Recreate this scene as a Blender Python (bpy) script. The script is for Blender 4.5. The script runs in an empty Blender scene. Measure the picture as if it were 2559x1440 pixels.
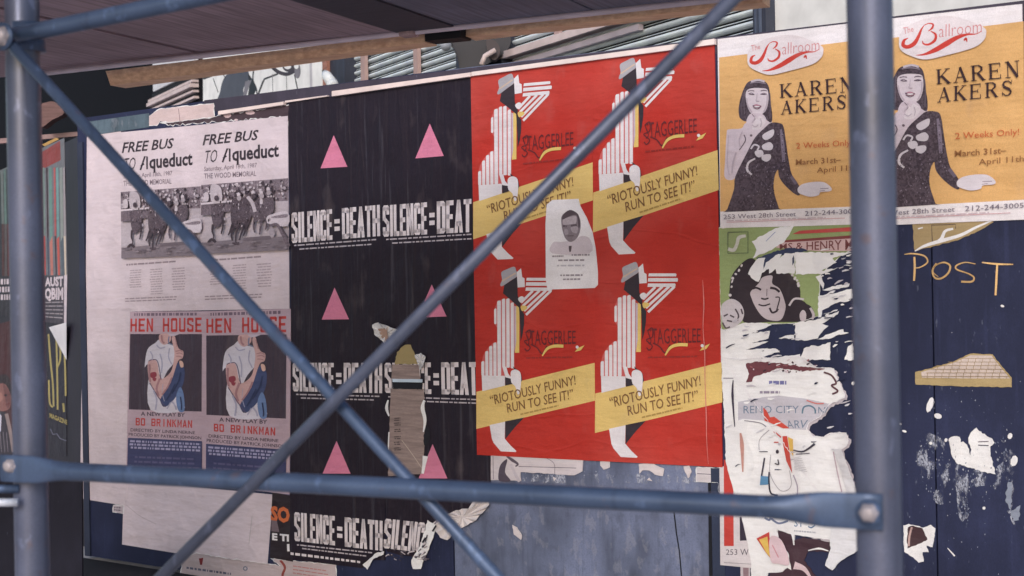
import bpy, math, random
from mathutils import Vector, Matrix
from mathutils.geometry import tessellate_polygon
random.seed(7)
S = bpy.context.scene
COL = S.collection

# ------------------------------------------------------------------ camera
FPX, ROLL, CAMZ = 3554.2, 0.0188, 1.5          # focal length in photo pixels, roll, eye height
cr_, sr_ = math.cos(ROLL), math.sin(ROLL)
cd = bpy.data.cameras.new('camera'); cam = bpy.data.objects.new('camera', cd); COL.objects.link(cam)
cd.lens = 50; cd.sensor_width = 36; cd.clip_start = 0.05; cd.clip_end = 400
cd.dof.use_dof = True; cd.dof.focus_distance = 6.2; cd.dof.aperture_fstop = 5.6
cam.matrix_world = Matrix(((cr_, sr_, 0, 0), (0, 0, -1, 0), (-sr_, cr_, 0, CAMZ), (0, 0, 0, 1)))
S.camera = cam

# ------------------------------------------------------------------ light
wd = bpy.data.worlds.new('World'); S.world = wd; wd.use_nodes = True
nt = wd.node_tree; bg = nt.nodes['Background']
sky = nt.nodes.new('ShaderNodeTexSky'); sky.sky_type = 'NISHITA'; sky.sun_disc = False
SUN_EL, SUN_AZ = math.radians(25), math.radians(192)      # azimuth clockwise from +Y: behind the camera, to its right
sky.sun_elevation = SUN_EL; sky.sun_rotation = SUN_AZ
sky.air_density = 1.0; sky.dust_density = 2.0; sky.ozone_density = 1.0
nt.links.new(sky.outputs[0], bg.inputs[0]); bg.inputs[1].default_value = 0.14
ld = bpy.data.lights.new('sun', 'SUN'); ld.energy = 1.15; ld.angle = math.radians(18); ld.color = (.93, .93, 1.0)
sun = bpy.data.objects.new('sun', ld); COL.objects.link(sun)
sdir = Vector((math.sin(SUN_AZ) * math.cos(SUN_EL), math.cos(SUN_AZ) * math.cos(SUN_EL), math.sin(SUN_EL)))
sun.rotation_euler = sdir.to_track_quat('Z', 'Y').to_euler(); sun.location = (0, 0, 8)
S.view_settings.view_transform = 'Standard'; S.view_settings.look = 'None'
S.view_settings.gamma = 1; S.view_settings.use_curve_mapping = False
S.view_settings.exposure = 0.22

# ------------------------------------------------------------------ materials
def lin(v):
    v /= 255.0
    return v / 12.92 if v <= 0.04045 else ((v + 0.055) / 1.055) ** 2.4
REF = 1.0
def C(r, g, b): return tuple(min(0.86, lin(v) / REF) for v in (r, g, b))
MATS = {}
def mat(key, col, rough=0.6, kind='paper', metal=0.0, spec=0.35):
    k = (key, tuple(round(c, 4) for c in col))
    if k in MATS: return MATS[k]
    m = bpy.data.materials.new(key); MATS[k] = m; m.use_nodes = True
    t = m.node_tree; N = t.nodes; L = t.links; b = N['Principled BSDF']
    b.inputs['Roughness'].default_value = rough; b.inputs['Metallic'].default_value = metal
    b.inputs['Specular IOR Level'].default_value = spec
    tc = N.new('ShaderNodeTexCoord')
    def noise(scale, sc=(1, 1, 1), detail=3, rot=0, w=0):
        mp = N.new('ShaderNodeMapping'); mp.inputs['Scale'].default_value = sc; mp.inputs['Rotation'].default_value = (0, rot, 0)
        mp.inputs['Location'].default_value = (w, w * 2, w)
        L.new(tc.outputs['Object'], mp.inputs['Vector'])
        n = N.new('ShaderNodeTexNoise'); n.inputs['Scale'].default_value = scale; n.inputs['Detail'].default_value = detail
        L.new(mp.outputs[0], n.inputs['Vector']); return n.outputs['Fac']
    def ramp(src, a, bb, lo=0.0, hi=1.0):
        r = N.new('ShaderNodeMapRange'); r.inputs[1].default_value = a; r.inputs[2].default_value = bb
        r.inputs[3].default_value = lo; r.inputs[4].default_value = hi
        L.new(src, r.inputs[0]); return r.outputs[0]
    def mix(fac, a, bb):
        x = N.new('ShaderNodeMix'); x.data_type = 'RGBA'
        if isinstance(fac, float): x.inputs[0].default_value = fac
        else: L.new(fac, x.inputs[0])
        for i, v in ((6, a), (7, bb)):
            if isinstance(v, tuple): x.inputs[i].default_value = (*v[:3], 1)
            else: L.new(v, x.inputs[i])
        return x.outputs[2]
    def add(a, bb, f=1.0):
        x = N.new('ShaderNodeMath'); x.operation = 'MULTIPLY_ADD'; L.new(bb, x.inputs[0]); x.inputs[1].default_value = f
        L.new(a, x.inputs[2]); return x.outputs[0]
    def bump(h, st, dist):
        x = N.new('ShaderNodeBump'); x.inputs['Strength'].default_value = st; x.inputs['Distance'].default_value = dist
        L.new(h, x.inputs['Height']); L.new(x.outputs[0], b.inputs['Normal'])
    def sc(c, f): return tuple(min(.9, v * f) for v in c)
    if kind in ('paper', 'black', 'red', 'photo'):
        f = noise(5, detail=4, w=3.1); fine = noise(420, detail=2)
        c = mix(ramp(f, .3, .7), sc(col, .88), sc(col, 1.07))
        c = mix(ramp(fine, .35, .65, 0, .42), c, sc(col, .60) if kind != 'black' else sc(col, 1.9))
        dirt = noise(9, (1, 1, .5), 6, w=9)
        c = mix(ramp(dirt, .60, .82, 0, .22), c, (.28, .22, .22))
        if kind == 'photo':
            c = mix(ramp(noise(130, detail=4, w=5), .42, .60, 0, .28), c, tuple(min(.8, v * 3.2 + .05) for v in col) if sum(col) < .6 else sc(col, .5))
            c = mix(ramp(noise(22, detail=5, w=8), .50, .66, 0, .35), c, tuple(min(.8, v * 2 + .03) for v in col) if sum(col) < .6 else sc(col, .72))
        if kind == 'black':
            stn = noise(3.0, (11, 1, .55), 4, w=1.7); c = mix(ramp(stn, .60, .80, 0, .16), c, (.30, .30, .36))
            st2 = noise(3.0, (26, 1, .35), 2, rot=.02, w=5); c = mix(ramp(st2, .70, .80, 0, .25), c, (.32, .34, .38))
        if kind == 'red':
            cr = noise(2.6, (1, 1, 7), 3, rot=.12, w=6)
            x = N.new('ShaderNodeMath'); x.operation = 'SUBTRACT'; L.new(cr, x.inputs[0]); x.inputs[1].default_value = .5
            y = N.new('ShaderNodeMath'); y.operation = 'ABSOLUTE'; L.new(x.outputs[0], y.inputs[0])
            c = mix(ramp(y.outputs[0], 0, .008, .22, 0), c, (.28, .012, .006))  # thin darker lines put the shade of creases into the red
            c = mix(ramp(noise(1.9, (1, 1, 1.2), 2, w=11), .45, .7, 0, .28), c, (.56, .13, .11))
        L.new(c, b.inputs['Base Color'])
        h = noise(4.5, (1, 1, 1), 4, w=2)
        h = add(h, noise(3.0, (7, 1, .6) if kind == 'black' else (1.2, 1, 5), 3, rot=.1), .5)
        h = add(h, fine, .02)
        def ridge(n_, wd_, amt):
            x = N.new('ShaderNodeMath'); x.operation = 'SUBTRACT'; L.new(n_, x.inputs[0]); x.inputs[1].default_value = .5
            y = N.new('ShaderNodeMath'); y.operation = 'ABSOLUTE'; L.new(x.outputs[0], y.inputs[0]); return ramp(y.outputs[0], 0, wd_, amt, 0)
        if kind == 'red': h = add(h, ridge(noise(1.1, (1, 1, 3.5), 2, rot=.15, w=31), .02, 1), .07)
        elif kind == 'black': h = add(h, ridge(noise(1.0, (5, 1, .5), 2, w=33), .03, 1), .08)
        else: h = add(h, ridge(noise(1.0, (1, 1, 1.4), 2, rot=.4, w=35), .010, 1), .05)
        bump(h, .7, .032)
        if kind == 'black': L.new(ramp(noise(4, (4, 1, 1), 4, w=4), .3, .7, .38, .62), b.inputs['Roughness'])
    elif kind == 'paint':                       # painted plywood hoarding
        f = noise(2.5, (1, 1, .7), 6, w=2); g = noise(16, (1, 1, .4), 6, w=5); fine = noise(260, (1, 1, .5), 3)
        c = mix(ramp(f, .3, .7), sc(col, .72), sc(col, 1.3))
        c = mix(ramp(g, .5, .75, 0, .35), c, sc(col, 2.0))
        c = mix(ramp(noise(70, (1, 1, .35), 5, w=7), .69, .74, 0, .35), c, (.20, .22, .30))
        c = mix(ramp(noise(4, (9, 1, .5), 5, w=4), .58, .75, 0, .4), c, sc(col, 1.9))
        c = mix(ramp(noise(1.6, (1, 1, 1), 4, w=21), .5, .66, 0, .4), c, sc(col, .45))
        c = mix(ramp(fine, .4, .7, 0, .3), c, sc(col, .5))
        L.new(c, b.inputs['Base Color'])
        bump(add(g, fine, .3), .3, .004)
    elif kind == 'worn':                        # blotchy weathered grey blue paint
        f = noise(3.0, (1, 1, .8), 7, w=2); g = noise(11, (1, 1, .35), 7, w=8); fine = noise(160, detail=4)
        c = mix(ramp(f, .35, .65), sc(col, .55), sc(col, 1.25))
        c = mix(ramp(g, .50, .72, 0, .4), c, sc(col, 1.5))
        c = mix(ramp(g, .46, .32, 0, .55), c, sc(col, .35))
        c = mix(ramp(noise(26, (1, 1, .6), 5, w=13), .58, .64, 0, .25), c, (.33, .33, .38))
        c = mix(ramp(noise(5, (8, 1, .5), 5, w=14), .55, .7, 0, .4), c, sc(col, .4))
        c = mix(ramp(noise(34, (1, 1, .7), 4, w=18), .60, .66, 0, .25), c, sc(col, .4))
        c = mix(ramp(fine, .45, .7, 0, .35), c, sc(col, .6))
        L.new(c, b.inputs['Base Color']); bump(add(g, fine, .4), .35, .005)
    elif kind == 'wood':
        f = noise(5, (1.2, 14, 14), 6, w=1); g = noise(7, (1, 1.3, 1.3), 3, w=4); fine = noise(200, (.3, 1, 1), 3)
        c = mix(ramp(f, .3, .7), sc(col, .7), sc(col, 1.2))
        c = mix(ramp(g, .60, .74, 0, .5), c, sc(col, .5)); c = mix(ramp(fine, .4, .7, 0, .3), c, sc(col, .6))
        L.new(c, b.inputs['Base Color']); bump(f, .4, .003)
    elif kind == 'ply':
        c = mix(ramp(noise(4, (16, .8, 1), 6, w=1), .3, .7), sc(col, .7), sc(col, 1.25))
        c = mix(ramp(noise(2, (1, 1, 1), 4, w=6), .45, .7, 0, .5), c, sc(col, .5))
        c = mix(ramp(noise(9, (9, .5, 1), 5, w=16), .6, .7, 0, .4), c, sc(col, .5))
        L.new(c, b.inputs['Base Color']); bump(noise(4, (22, .5, 1), 4, w=1), .4, .004)
    elif kind == 'residue':
        tr = N.new('ShaderNodeBsdfTransparent'); mx = N.new('ShaderNodeMixShader'); out = N['Material Output']
        a_ = ramp(noise(26, (1, 1, .45), 7, w=4), .50, .60, 0, .85)
        mlt = N.new('ShaderNodeMath'); mlt.operation = 'MULTIPLY'; L.new(a_, mlt.inputs[0]); L.new(ramp(noise(150, (1, 1, .6), 3, w=9), .36, .56, .1, 1), mlt.inputs[1])
        L.new(mlt.outputs[0], mx.inputs[0]); L.new(tr.outputs[0], mx.inputs[1]); L.new(b.outputs[0], mx.inputs[2]); L.new(mx.outputs[0], out.inputs['Surface'])
        b.inputs['Base Color'].default_value = (*col, 1)
    elif kind == 'metal':
        f = noise(6, (1, 1, 1), 6, w=1); g = noise(24, detail=5, w=7); fine = noise(300, detail=2)
        c = mix(ramp(f, .3, .7), sc(col, .75), sc(col, 1.3))
        c = mix(ramp(noise(3.5, (9, 9, .7), 5, w=12), .56, .72, 0, .5), c, sc(col, .45))
        c = mix(ramp(noise(38, (1, 1, .5), 4, w=3), .62, .68, 0, .6), c, sc(col, 1.9))
        c = mix(ramp(g, .64, .74, 0, .5), c, (.15, .085, .07))
        c = mix(ramp(fine, .4, .7, 0, .25), c, sc(col, .5))
        L.new(c, b.inputs['Base Color']); bump(add(g, fine, .3), .25, .002)
        L.new(ramp(f, .3, .7, rough - .08, rough + .12), b.inputs['Roughness'])
    else:
        f = noise(8, detail=4, w=1)
        c = mix(ramp(f, .3, .7), sc(col, .85), sc(col, 1.1)); L.new(c, b.inputs['Base Color'])
    return m
def ink(r, g, b, kind='paper', rough=.55): return mat('ink', C(r, g, b), rough, kind)
WHITE = ink(216, 201, 208); WHITE2 = ink(236, 232, 236); BLACK = mat('black_ink', C(33, 26, 36), .55, 'black', 0, .2)
NAVY = mat('navy_paint', C(42, 47, 74), .55, 'paint', 0, .2); WORN = mat('worn_blue_paint', C(104, 112, 138), .6, 'worn')
RED = mat('red_ink', C(186, 53, 44), .5, 'red', 0, .2); PINK = ink(218, 130, 160); YEL = ink(226, 194, 120); ORANGE = ink(220, 173, 113)
DARK = ink(52, 42, 52); GREY = ink(160, 150, 156); TORN = ink(238, 236, 240)
STEEL = mat('painted_steel', C(70, 86, 114), .38, 'metal', .3, .5); STEELG = mat('post_steel', C(86, 91, 112), .36, 'metal', .35, .5)
TIMBER = mat('timber', (.88, .52, .34), .7, 'wood'); PLY = mat('plywood_underside', C(150, 130, 138), .8, 'ply')

# ------------------------------------------------------------------ geometry helpers
def ray(x, y):
    dx, dy = x - 1279.5, y - 720
    return Vector(((cr_ * dx - sr_ * dy) / FPX, 1.0, -(sr_ * dx + cr_ * dy) / FPX))
def at(x, y, Z): r = ray(x, y); return Vector((r.x * Z, Z, CAMZ + r.z * Z))     # world point seen at photo pixel x,y at depth Z
class Plane:
    def __init__(s, P0, left):
        l = Vector(left).normalized(); s.r = -l; s.q = Vector((-s.r.y, s.r.x)); s.P = Vector(P0)
        s.ang = math.atan2(s.r.y, s.r.x)
    def px(s, x, y, off=0.0):
        d = ray(x, y); t = (s.P.dot(s.q) - off) / (d.x * s.q.x + s.q.y)
        p = Vector((d.x * t, t)) - s.P
        return (p.dot(s.r), -off, CAMZ + d.z * t)
    def s_at(s, x, off=0): return s.px(x, 720, off)[0]
WALL = Plane((-0.858, 6.93), (-4792, 3554)); 
SIDE = Plane(((205 - 1280) / 3554 * 8.35, 8.35), (-1980, 3554))
FACADE = Plane((0, 9.5), (-1980, 3554))
def catmull(P, n=5):
    out = []; m = len(P)
    for i in range(m):
        a, b, c, d = [Vector(P[(i + k) % m]) for k in (-1, 0, 1, 2)]
        for j in range(n):
            t = j / n
            out.append(tuple(.5 * ((2 * b) + (c - a) * t + (2 * a - 5 * b + 4 * c - d) * t * t + (3 * b - a - 3 * c + d) * t ** 3)))
    return out
def rough(P, amp=2.5, step=7, seed=1):
    r = random.Random(seed); out = []
    for i in range(len(P)):
        a = Vector(P[i]); b = Vector(P[(i + 1) % len(P)]); L = (b - a).length; n = max(1, int(L / step))
        nn = Vector((-(b - a).y, (b - a).x)).normalized() if L > 0 else Vector((0, 0))
        for k in range(n):
            p = a.lerp(b, k / n) + (nn * r.uniform(-amp, amp) if k else Vector((0, 0))); out.append((p.x, p.y))
    return out
def ellipse(cx, cy, rx, ry, rot=0, n=20):
    c, s_ = math.cos(rot), math.sin(rot)
    return [(cx + rx * math.cos(t) * c - ry * math.sin(t) * s_, cy + rx * math.cos(t) * s_ + ry * math.sin(t) * c)
            for t in [2 * math.pi * i / n for i in range(n)]]
def ribbon(P, w):
    if not isinstance(w, (list, tuple)): w = [w] * len(P)
    L, R = [], []
    for i, p in enumerate(P):
        a = Vector(P[max(0, i - 1)]); b = Vector(P[min(len(P) - 1, i + 1)]); d = (b - a); d = d.normalized() if d.length else Vector((1, 0))
        n = Vector((-d.y, d.x)) * w[i] / 2; L.append(tuple(Vector(p) + n)); R.append(tuple(Vector(p) - n))
    return L + R[::-1]
def smooth(P, w=None, n=5):
    out, ow = [], []
    for i in range(len(P) - 1):
        a = Vector(P[max(0, i - 1)]); b = Vector(P[i]); c = Vector(P[i + 1]); d = Vector(P[min(len(P) - 1, i + 2)])
        for j in range(n):
            t = j / n; out.append(tuple(.5 * ((2 * b) + (c - a) * t + (2 * a - 5 * b + 4 * c - d) * t * t + (3 * b - a - 3 * c + d) * t ** 3)))
            if isinstance(w, (list, tuple)): ow.append(w[i] + (w[i + 1] - w[i]) * t)
    out.append(tuple(P[-1]));
    if isinstance(w, (list, tuple)): ow.append(w[-1]); return out, ow
    return out, w
def closed(P): return list(P) + [P[0]]
def homog(src, dst):
    A = []
    def solve(M, b):
        n = len(b)
        for i in range(n):
            p = max(range(i, n), key=lambda k: abs(M[k][i])); M[i], M[p] = M[p], M[i]; b[i], b[p] = b[p], b[i]
            for k in range(i + 1, n):
                f = M[k][i] / M[i][i]
                for j in range(i, n): M[k][j] -= f * M[i][j]
                b[k] -= f * b[i]
        x = [0] * n
        for i in range(n - 1, -1, -1): x[i] = (b[i] - sum(M[i][j] * x[j] for j in range(i + 1, n))) / M[i][i]
        return x
    M, b = [], []
    for (x, y), (u, v) in zip(src, dst):
        M.append([x, y, 1, 0, 0, 0, -u * x, -u * y]); b.append(u); M.append([0, 0, 0, x, y, 1, -v * x, -v * y]); b.append(v)
    h = solve(M, b) + [1]
    def f(p):
        x, y = p[0], p[1]; w = h[6] * x + h[7] * y + h[8]
        return ((h[0] * x + h[1] * y + h[2]) / w, (h[3] * x + h[4] * y + h[5]) / w)
    return f
# lettering: sans strings come from the built in font; a few serif capitals are drawn by hand
TX = {}
def text_mesh(s, bold):
    if (s, bold) in TX: return TX[(s, bold)]
    cu = bpy.data.curves.new('t', 'FONT'); cu.body = s; cu.offset = bold; cu.resolution_u = 2; cu.fill_mode = 'BOTH'
    ob = bpy.data.objects.new('t', cu); COL.objects.link(ob)
    me = bpy.data.meshes.new_from_object(ob)
    vs = [(v.co.x, v.co.y) for v in me.vertices]; fs = [tuple(p.vertices) for p in me.polygons]
    bpy.data.objects.remove(ob); bpy.data.curves.remove(cu); bpy.data.meshes.remove(me)
    x0 = min(v[0] for v in vs); x1 = max(v[0] for v in vs); cap = .69 + 2 * bold
    TX[(s, bold)] = ([((x - x0) / (x1 - x0), (y + bold) / cap) for x, y in vs], fs)
    return TX[(s, bold)]
SERIF = {  # strokes (x0,y0,x1,y1,w) in a 1x1 cell
 'K': [(.2,0,.2,1,.17),(.24,.42,.84,1,.06),(.38,.55,.9,0,.17),(.02,.02,.4,.02,.05),(.02,.98,.4,.98,.05),(.62,.98,.98,.98,.05),(.7,.02,1.05,.02,.05)],
 'A': [(.14,0,.5,1,.06),(.47,1,.84,0,.17),(.24,.33,.7,.33,.06),(0,.02,.3,.02,.05),(.66,.02,1.02,.02,.05)],
 'R': [(.2,0,.2,1,.17),(.2,.97,.55,.97,.06),(.55,.97,.74,.86,.1),(.76,.88,.76,.62,.15),(.74,.64,.55,.52,.1),(.2,.5,.55,.5,.06),(.48,.5,.88,0,.17),(.02,.02,.4,.02,.05),(.02,.98,.3,.98,.05),(.76,.02,1.02,.02,.05)],
 'E': [(.2,0,.2,1,.17),(.05,.97,.85,.97,.06),(.05,.03,.88,.03,.06),(.2,.52,.66,.52,.06),(.84,1,.84,.74,.05),(.87,0,.87,.28,.05),(.66,.4,.66,.64,.05)],
 'N': [(.18,0,.18,1,.06),(.16,1,.84,0,.18),(.84,0,.84,1,.06),(0,.02,.36,.02,.05),(0,.98,.24,.98,.05),(.68,.98,1,.98,.05)],
 'S': [(.8,.8,.62,.95,.07),(.62,.96,.38,.96,.08),(.38,.96,.2,.84,.12),(.2,.84,.22,.64,.15),(.22,.64,.72,.38,.18),(.72,.38,.78,.2,.15),(.78,.2,.6,.05,.12),(.6,.04,.36,.04,.07),(.36,.04,.16,.2,.07),(.84,1,.8,.72,.05),(.13,.3,.13,0,.05)]}
def _blk(t, h):
    v = lambda x, y0=0, y1=1: [(x, y0), (x + t, y0), (x + t, y1), (x, y1)]
    b = lambda y, x0=0, x1=1: [(x0, y), (x1, y), (x1, y + h), (x0, y + h)]
    c = .07
    cc = lambda x0, x1: [[(x0, c), (x0 + .18, 0), (x1 - .18, 0), (x1, c), (x1, h + c * .3), (x0, h + c * .3)], [(x0, 1 - c), (x0 + .18, 1), (x1 - .18, 1), (x1, 1 - c), (x1, 1 - h - c * .3), (x0, 1 - h - c * .3)]]
    m = .5 - h / 2
    return {'I': (t + .06, [v(.03)]), 'L': (.82, [v(0), b(0, 0, .82)]), 'E': (.86, [v(0), b(0, 0, .86), b(m, 0, .76), b(1 - h, 0, .86)]),
     'N': (1, [v(0), v(1 - t), [(0, 1), (t * .9, 1), (1, 0), (1 - t * .9, 0)]]), 'H': (1, [v(0), v(1 - t), b(m)]),
     'T': (.9, [v(.45 - t / 2), b(1 - h, 0, .9)]), 'A': (1, [[(0, 0), (t, 0), (.5 + t * .35, 1), (.5 - t * .45, 1)], [(1 - t, 0), (1, 0), (.5 + t * .45, 1), (.5 - t * .35, 1)], b(.2, .2, .8)]),
     'D': (1, [v(0), v(1 - t, c, 1 - c), [(0, 0), (.78, 0), (1, c), (1, h + .02), (0, h)], [(0, 1), (.78, 1), (1, 1 - c), (1, 1 - h - .02), (0, 1 - h)]]),
     'C': (.95, [v(0, c, 1 - c)] + cc(0, .95) + [v(.95 - t, c, .34), v(.95 - t, .66, 1 - c)]), 'O': (1, [v(0, c, 1 - c), v(1 - t, c, 1 - c)] + cc(0, 1)),
     'U': (1, [v(0, c, 1), v(1 - t, c, 1), cc(0, 1)[0]]),
     'S': (.95, cc(0, .95) + [v(0, .52, 1 - c), v(.95 - t, c, .48), [(0, .56), (t, .62), (.95, .44), (.95 - t, .38)], v(.95 - t, .7, 1 - c), v(0, c, .3)]),
     'B': (.95, [v(0), v(.95 - t, c, .47), v(.95 - t, .53, 1 - c), b(0, 0, .8), b(m, 0, .85), b(1 - h, 0, .8)]),
     'R': (1, [v(0), v(.95 - t, .52, 1 - c), b(m, 0, .85), b(1 - h, 0, .8), [(.4, m), (.4 + t, m), (1, 0), (1 - t, 0)]]),
     'K': (1, [v(0), [(t * .8, .42), (t * .8, .6), (1 - t, 1), (1, 1)], [(.35, .5), (.35 + t, .62), (1, 0), (1 - t, 0)]]),
     'M': (1.1, [v(0), v(1.1 - t), [(0, 1), (t * .8, 1), (.55, .4), (.55, .2)], [(1.1, 1), (1.1 - t * .8, 1), (.55, .4), (.55, .2)]]), ' ': (.6, [])}
HEAVY = _blk(.40, .15); SLAB = _blk(.27, .17)
def bil(q, u, v):   # q = TL TR BR BL ; u right, v up
    t = [q[0][k] * (1 - u) + q[1][k] * u for k in (0, 1)]; b = [q[3][k] * (1 - u) + q[2][k] * u for k in (0, 1)]
    return (b[0] * (1 - v) + t[0] * v, b[1] * (1 - v) + t[1] * v)

def props(o, label=None, cat=None, group=None, kind=None):
    for k, v in (('label', label), ('category', cat), ('group', group), ('kind', kind)):
        if v: o[k] = v

class Thing:
    """One thing lying on (or standing in) a vertical plane; coordinates are traced on the photo and put at the plane's real distance."""
    def __init__(s, name, label=None, cat=None, plane=WALL, base=0.0, group=None, kind=None, m=None, off=0.0):
        s.name, s.pl, s.base, s.m = name, plane, base, m
        s.meta = (label, cat, group, kind); s.M = {}; s.cur = None; s.n = 0; s.part(''); s.names = []
    def part(s, path, label=None):
        if path not in s.M: s.M[path] = dict(v=[], f=[], mi=[], mats=[], label=label)
        s.cur = s.M[path]; return s
    def f(s, p): return s.m(p) if s.m else p
    def P(s, p, off):
        q = s.f(p); return s.pl.px(q[0], q[1], off)
    def _face(s, idx, m):
        if m not in s.cur['mats']: s.cur['mats'].append(m)
        s.cur['f'].append(idx); s.cur['mi'].append(s.cur['mats'].index(m))
    def lay(s): s.n += 1; return s.base + s.n * 0.00008
    def poly(s, pts, m, off=None, lifts=None, thick=0, raw=False):
        o = s.lay() if off is None else off
        Q = [s.P(p, o + (lifts[i] if lifts else 0)) for i, p in enumerate(pts)]
        b = len(s.cur['v']); s.cur['v'] += Q
        for t in tessellate_polygon([[Vector((q[0], q[2], 0)) for q in Q]]):
            a, bb, c = [Q[k] for k in t]
            if (bb[0]-a[0])*(c[2]-a[2]) - (bb[2]-a[2])*(c[0]-a[0]) < 0: t = t[::-1]
            s._face([b + k for k in t], m)
        if thick:
            n = len(Q); s.cur['v'] += [(q[0], q[1] + thick, q[2]) for q in Q]
            for i in range(n): s._face([b + i, b + (i + 1) % n, b + n + (i + 1) % n, b + n + i], m)
        return s
    def solid(s, pts, m, front, depth):      # extruded slab: front face `front` m in front of the plane
        o = front; Q = [s.P(p, s.base + o) for p in pts]; b = len(s.cur['v']); n = len(Q)
        s.cur['v'] += Q + [(q[0], q[1] + depth, q[2]) for q in Q]
        for t in tessellate_polygon([[Vector((q[0], q[2], 0)) for q in Q]]):
            s._face([b + k for k in t], m); s._face([b + n + k for k in t[::-1]], m)
        for i in range(n): s._face([b + i, b + (i + 1) % n, b + n + (i + 1) % n, b + n + i], m)
        return s
    def box(s, s0, s1, z0, z1, y0, y1, m):   # in plane coordinates (metres)
        b = len(s.cur['v']); s.cur['v'] += [(x, y, z) for y in (y0, y1) for z in (z0, z1) for x in (s0, s1)]
        for q in ((0,1,3,2),(4,6,7,5),(0,4,5,1),(2,3,7,6),(0,2,6,4),(1,5,7,3)): s._face([b + k for k in q], m)
        return s
    def stroke(s, pts, w, m, sm=False, off=None):
        if sm: pts, w = smooth(pts, w)
        # emit as quads so self crossing strokes stay clean
        o = s.lay() if off is None else off; R = ribbon(pts, w); n = len(pts)
        Q = [s.P(p, o) for p in R]; b = len(s.cur['v']); s.cur['v'] += Q
        for i in range(n - 1): s._face([b + i, b + i + 1, b + 2 * n - 2 - i, b + 2 * n - 1 - i], m)
        return s
    def ell(s, cx, cy, rx, ry, m, rot=0): return s.poly(ellipse(cx, cy, rx, ry, rot), m)
    def rim(s, pts, m, w=(1, 4.5), off=.002, seed=2):      # ragged fibrous edge standing a little proud
        r = random.Random(seed); P_ = closed(pts)
        return s.stroke(P_, [r.uniform(*w) for _ in P_], m, False, off=s.base + off)
    def text(s, st, quad, m, bold=0.0, cut=0.0):
        vs, fs = text_mesh(st, bold); o = s.lay(); b = len(s.cur['v'])
        s.cur['v'] += [s.P(bil(quad, u, v), o) for u, v in vs]
        for f in fs: s._face([b + k for k in f], m)
        return s
    def block(s, st, quad, m, font=None, gap=.09, mono=False):
        font = font or HEAVY; o = s.lay()
        ws = [(1.05 if mono else font[c][0]) for c in st]; tot = sum(ws) + gap * (len(st) - 1); x = 0
        for c, w in zip(st, ws):
            k = ((1.0 if mono else font[c][0]) / font[c][0]) if c != 'I' else 1
            for P_ in font[c][1]:
                s.poly([bil(quad, (x + px_ * k + (.35 if mono and c == 'I' else 0)) / tot, py_) for px_, py_ in P_], m, off=o)
            x += w + gap
        return s
    def serif(s, st, quad, m, gap=.16):
        n = len(st); cw = 1.0 / (n - gap); o = s.lay()
        for i, ch in enumerate(st):
            for (x0, y0, x1, y1, w) in SERIF[ch]:
                sx = cw * (1 - gap)
                A = Vector((x0, y0)); B = Vector((x1, y1)); d = (B - A).normalized(); nn = Vector((-d.y, d.x)) * w / 2
                pts = [A + nn, B + nn, B - nn, A - nn]
                s.poly([bil(quad, i * cw + p.x * sx, p.y) for p in pts], m, off=o)
        return s
    def rows(s, quad, n, m, fill=.55, seed=1, words=(3, 9), ragged=0.0, chars=60):
        r = random.Random(seed); o = s.lay()
        for i in range(n):
            v1 = 1 - (i + (1 - fill) / 2) / n; v0 = 1 - (i + 1 - (1 - fill) / 2) / n; u = r.uniform(0, ragged); e = 1 - r.uniform(0, ragged)
            while u < e:
                w = r.randint(*words) / chars
                u2 = min(e, u + w); s.poly([bil(quad, u, v1), bil(quad, u2, v1), bil(quad, u2, v0), bil(quad, u, v0)], m, off=o); u = u2 + 1.0 / chars
        return s
    def done(s):
        allv = [v for d in s.M.values() for v in d['v']]
        c = [(min(v[k] for v in allv) + max(v[k] for v in allv)) / 2 for k in range(3)]
        c[2] = min(v[2] for v in allv) if s.pl is not WALL or True else c[2]
        W0 = s.pl.P + s.pl.r * c[0] + s.pl.q * c[1]
        def mk(nm, d):
            if not d['v']: return bpy.data.objects.new(nm, None)
            me = bpy.data.meshes.new(nm); me.from_pydata([(v[0] - c[0], v[1] - c[1], v[2] - c[2]) for v in d['v']], [], d['f'])
            for m in d['mats']: me.materials.append(m)
            me.polygons.foreach_set('material_index', d['mi']); me.update()
            return bpy.data.objects.new(nm, me)
        root = mk(s.name, s.M['']); root.location = (W0.x, W0.y, c[2]); root.rotation_euler = (0, 0, s.pl.ang); COL.objects.link(root)
        props(root, *s.meta); obs = {'': root}
        for k in sorted((k for k in s.M if k), key=lambda k: k.count('/')):
            if not s.M[k]['v'] and not any(j.startswith(k + '/') and s.M[j]['v'] for j in s.M): continue
            nm = k.split('/')[-1].split(':')[0]; o = mk(nm, s.M[k]); COL.objects.link(o)
            par = k.rsplit('/', 1)[0] if '/' in k else ''; o.parent = obs.get(par, root); obs[k] = o
            if s.M[k]['label']: o['label'] = s.M[k]['label']
        return root

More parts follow.
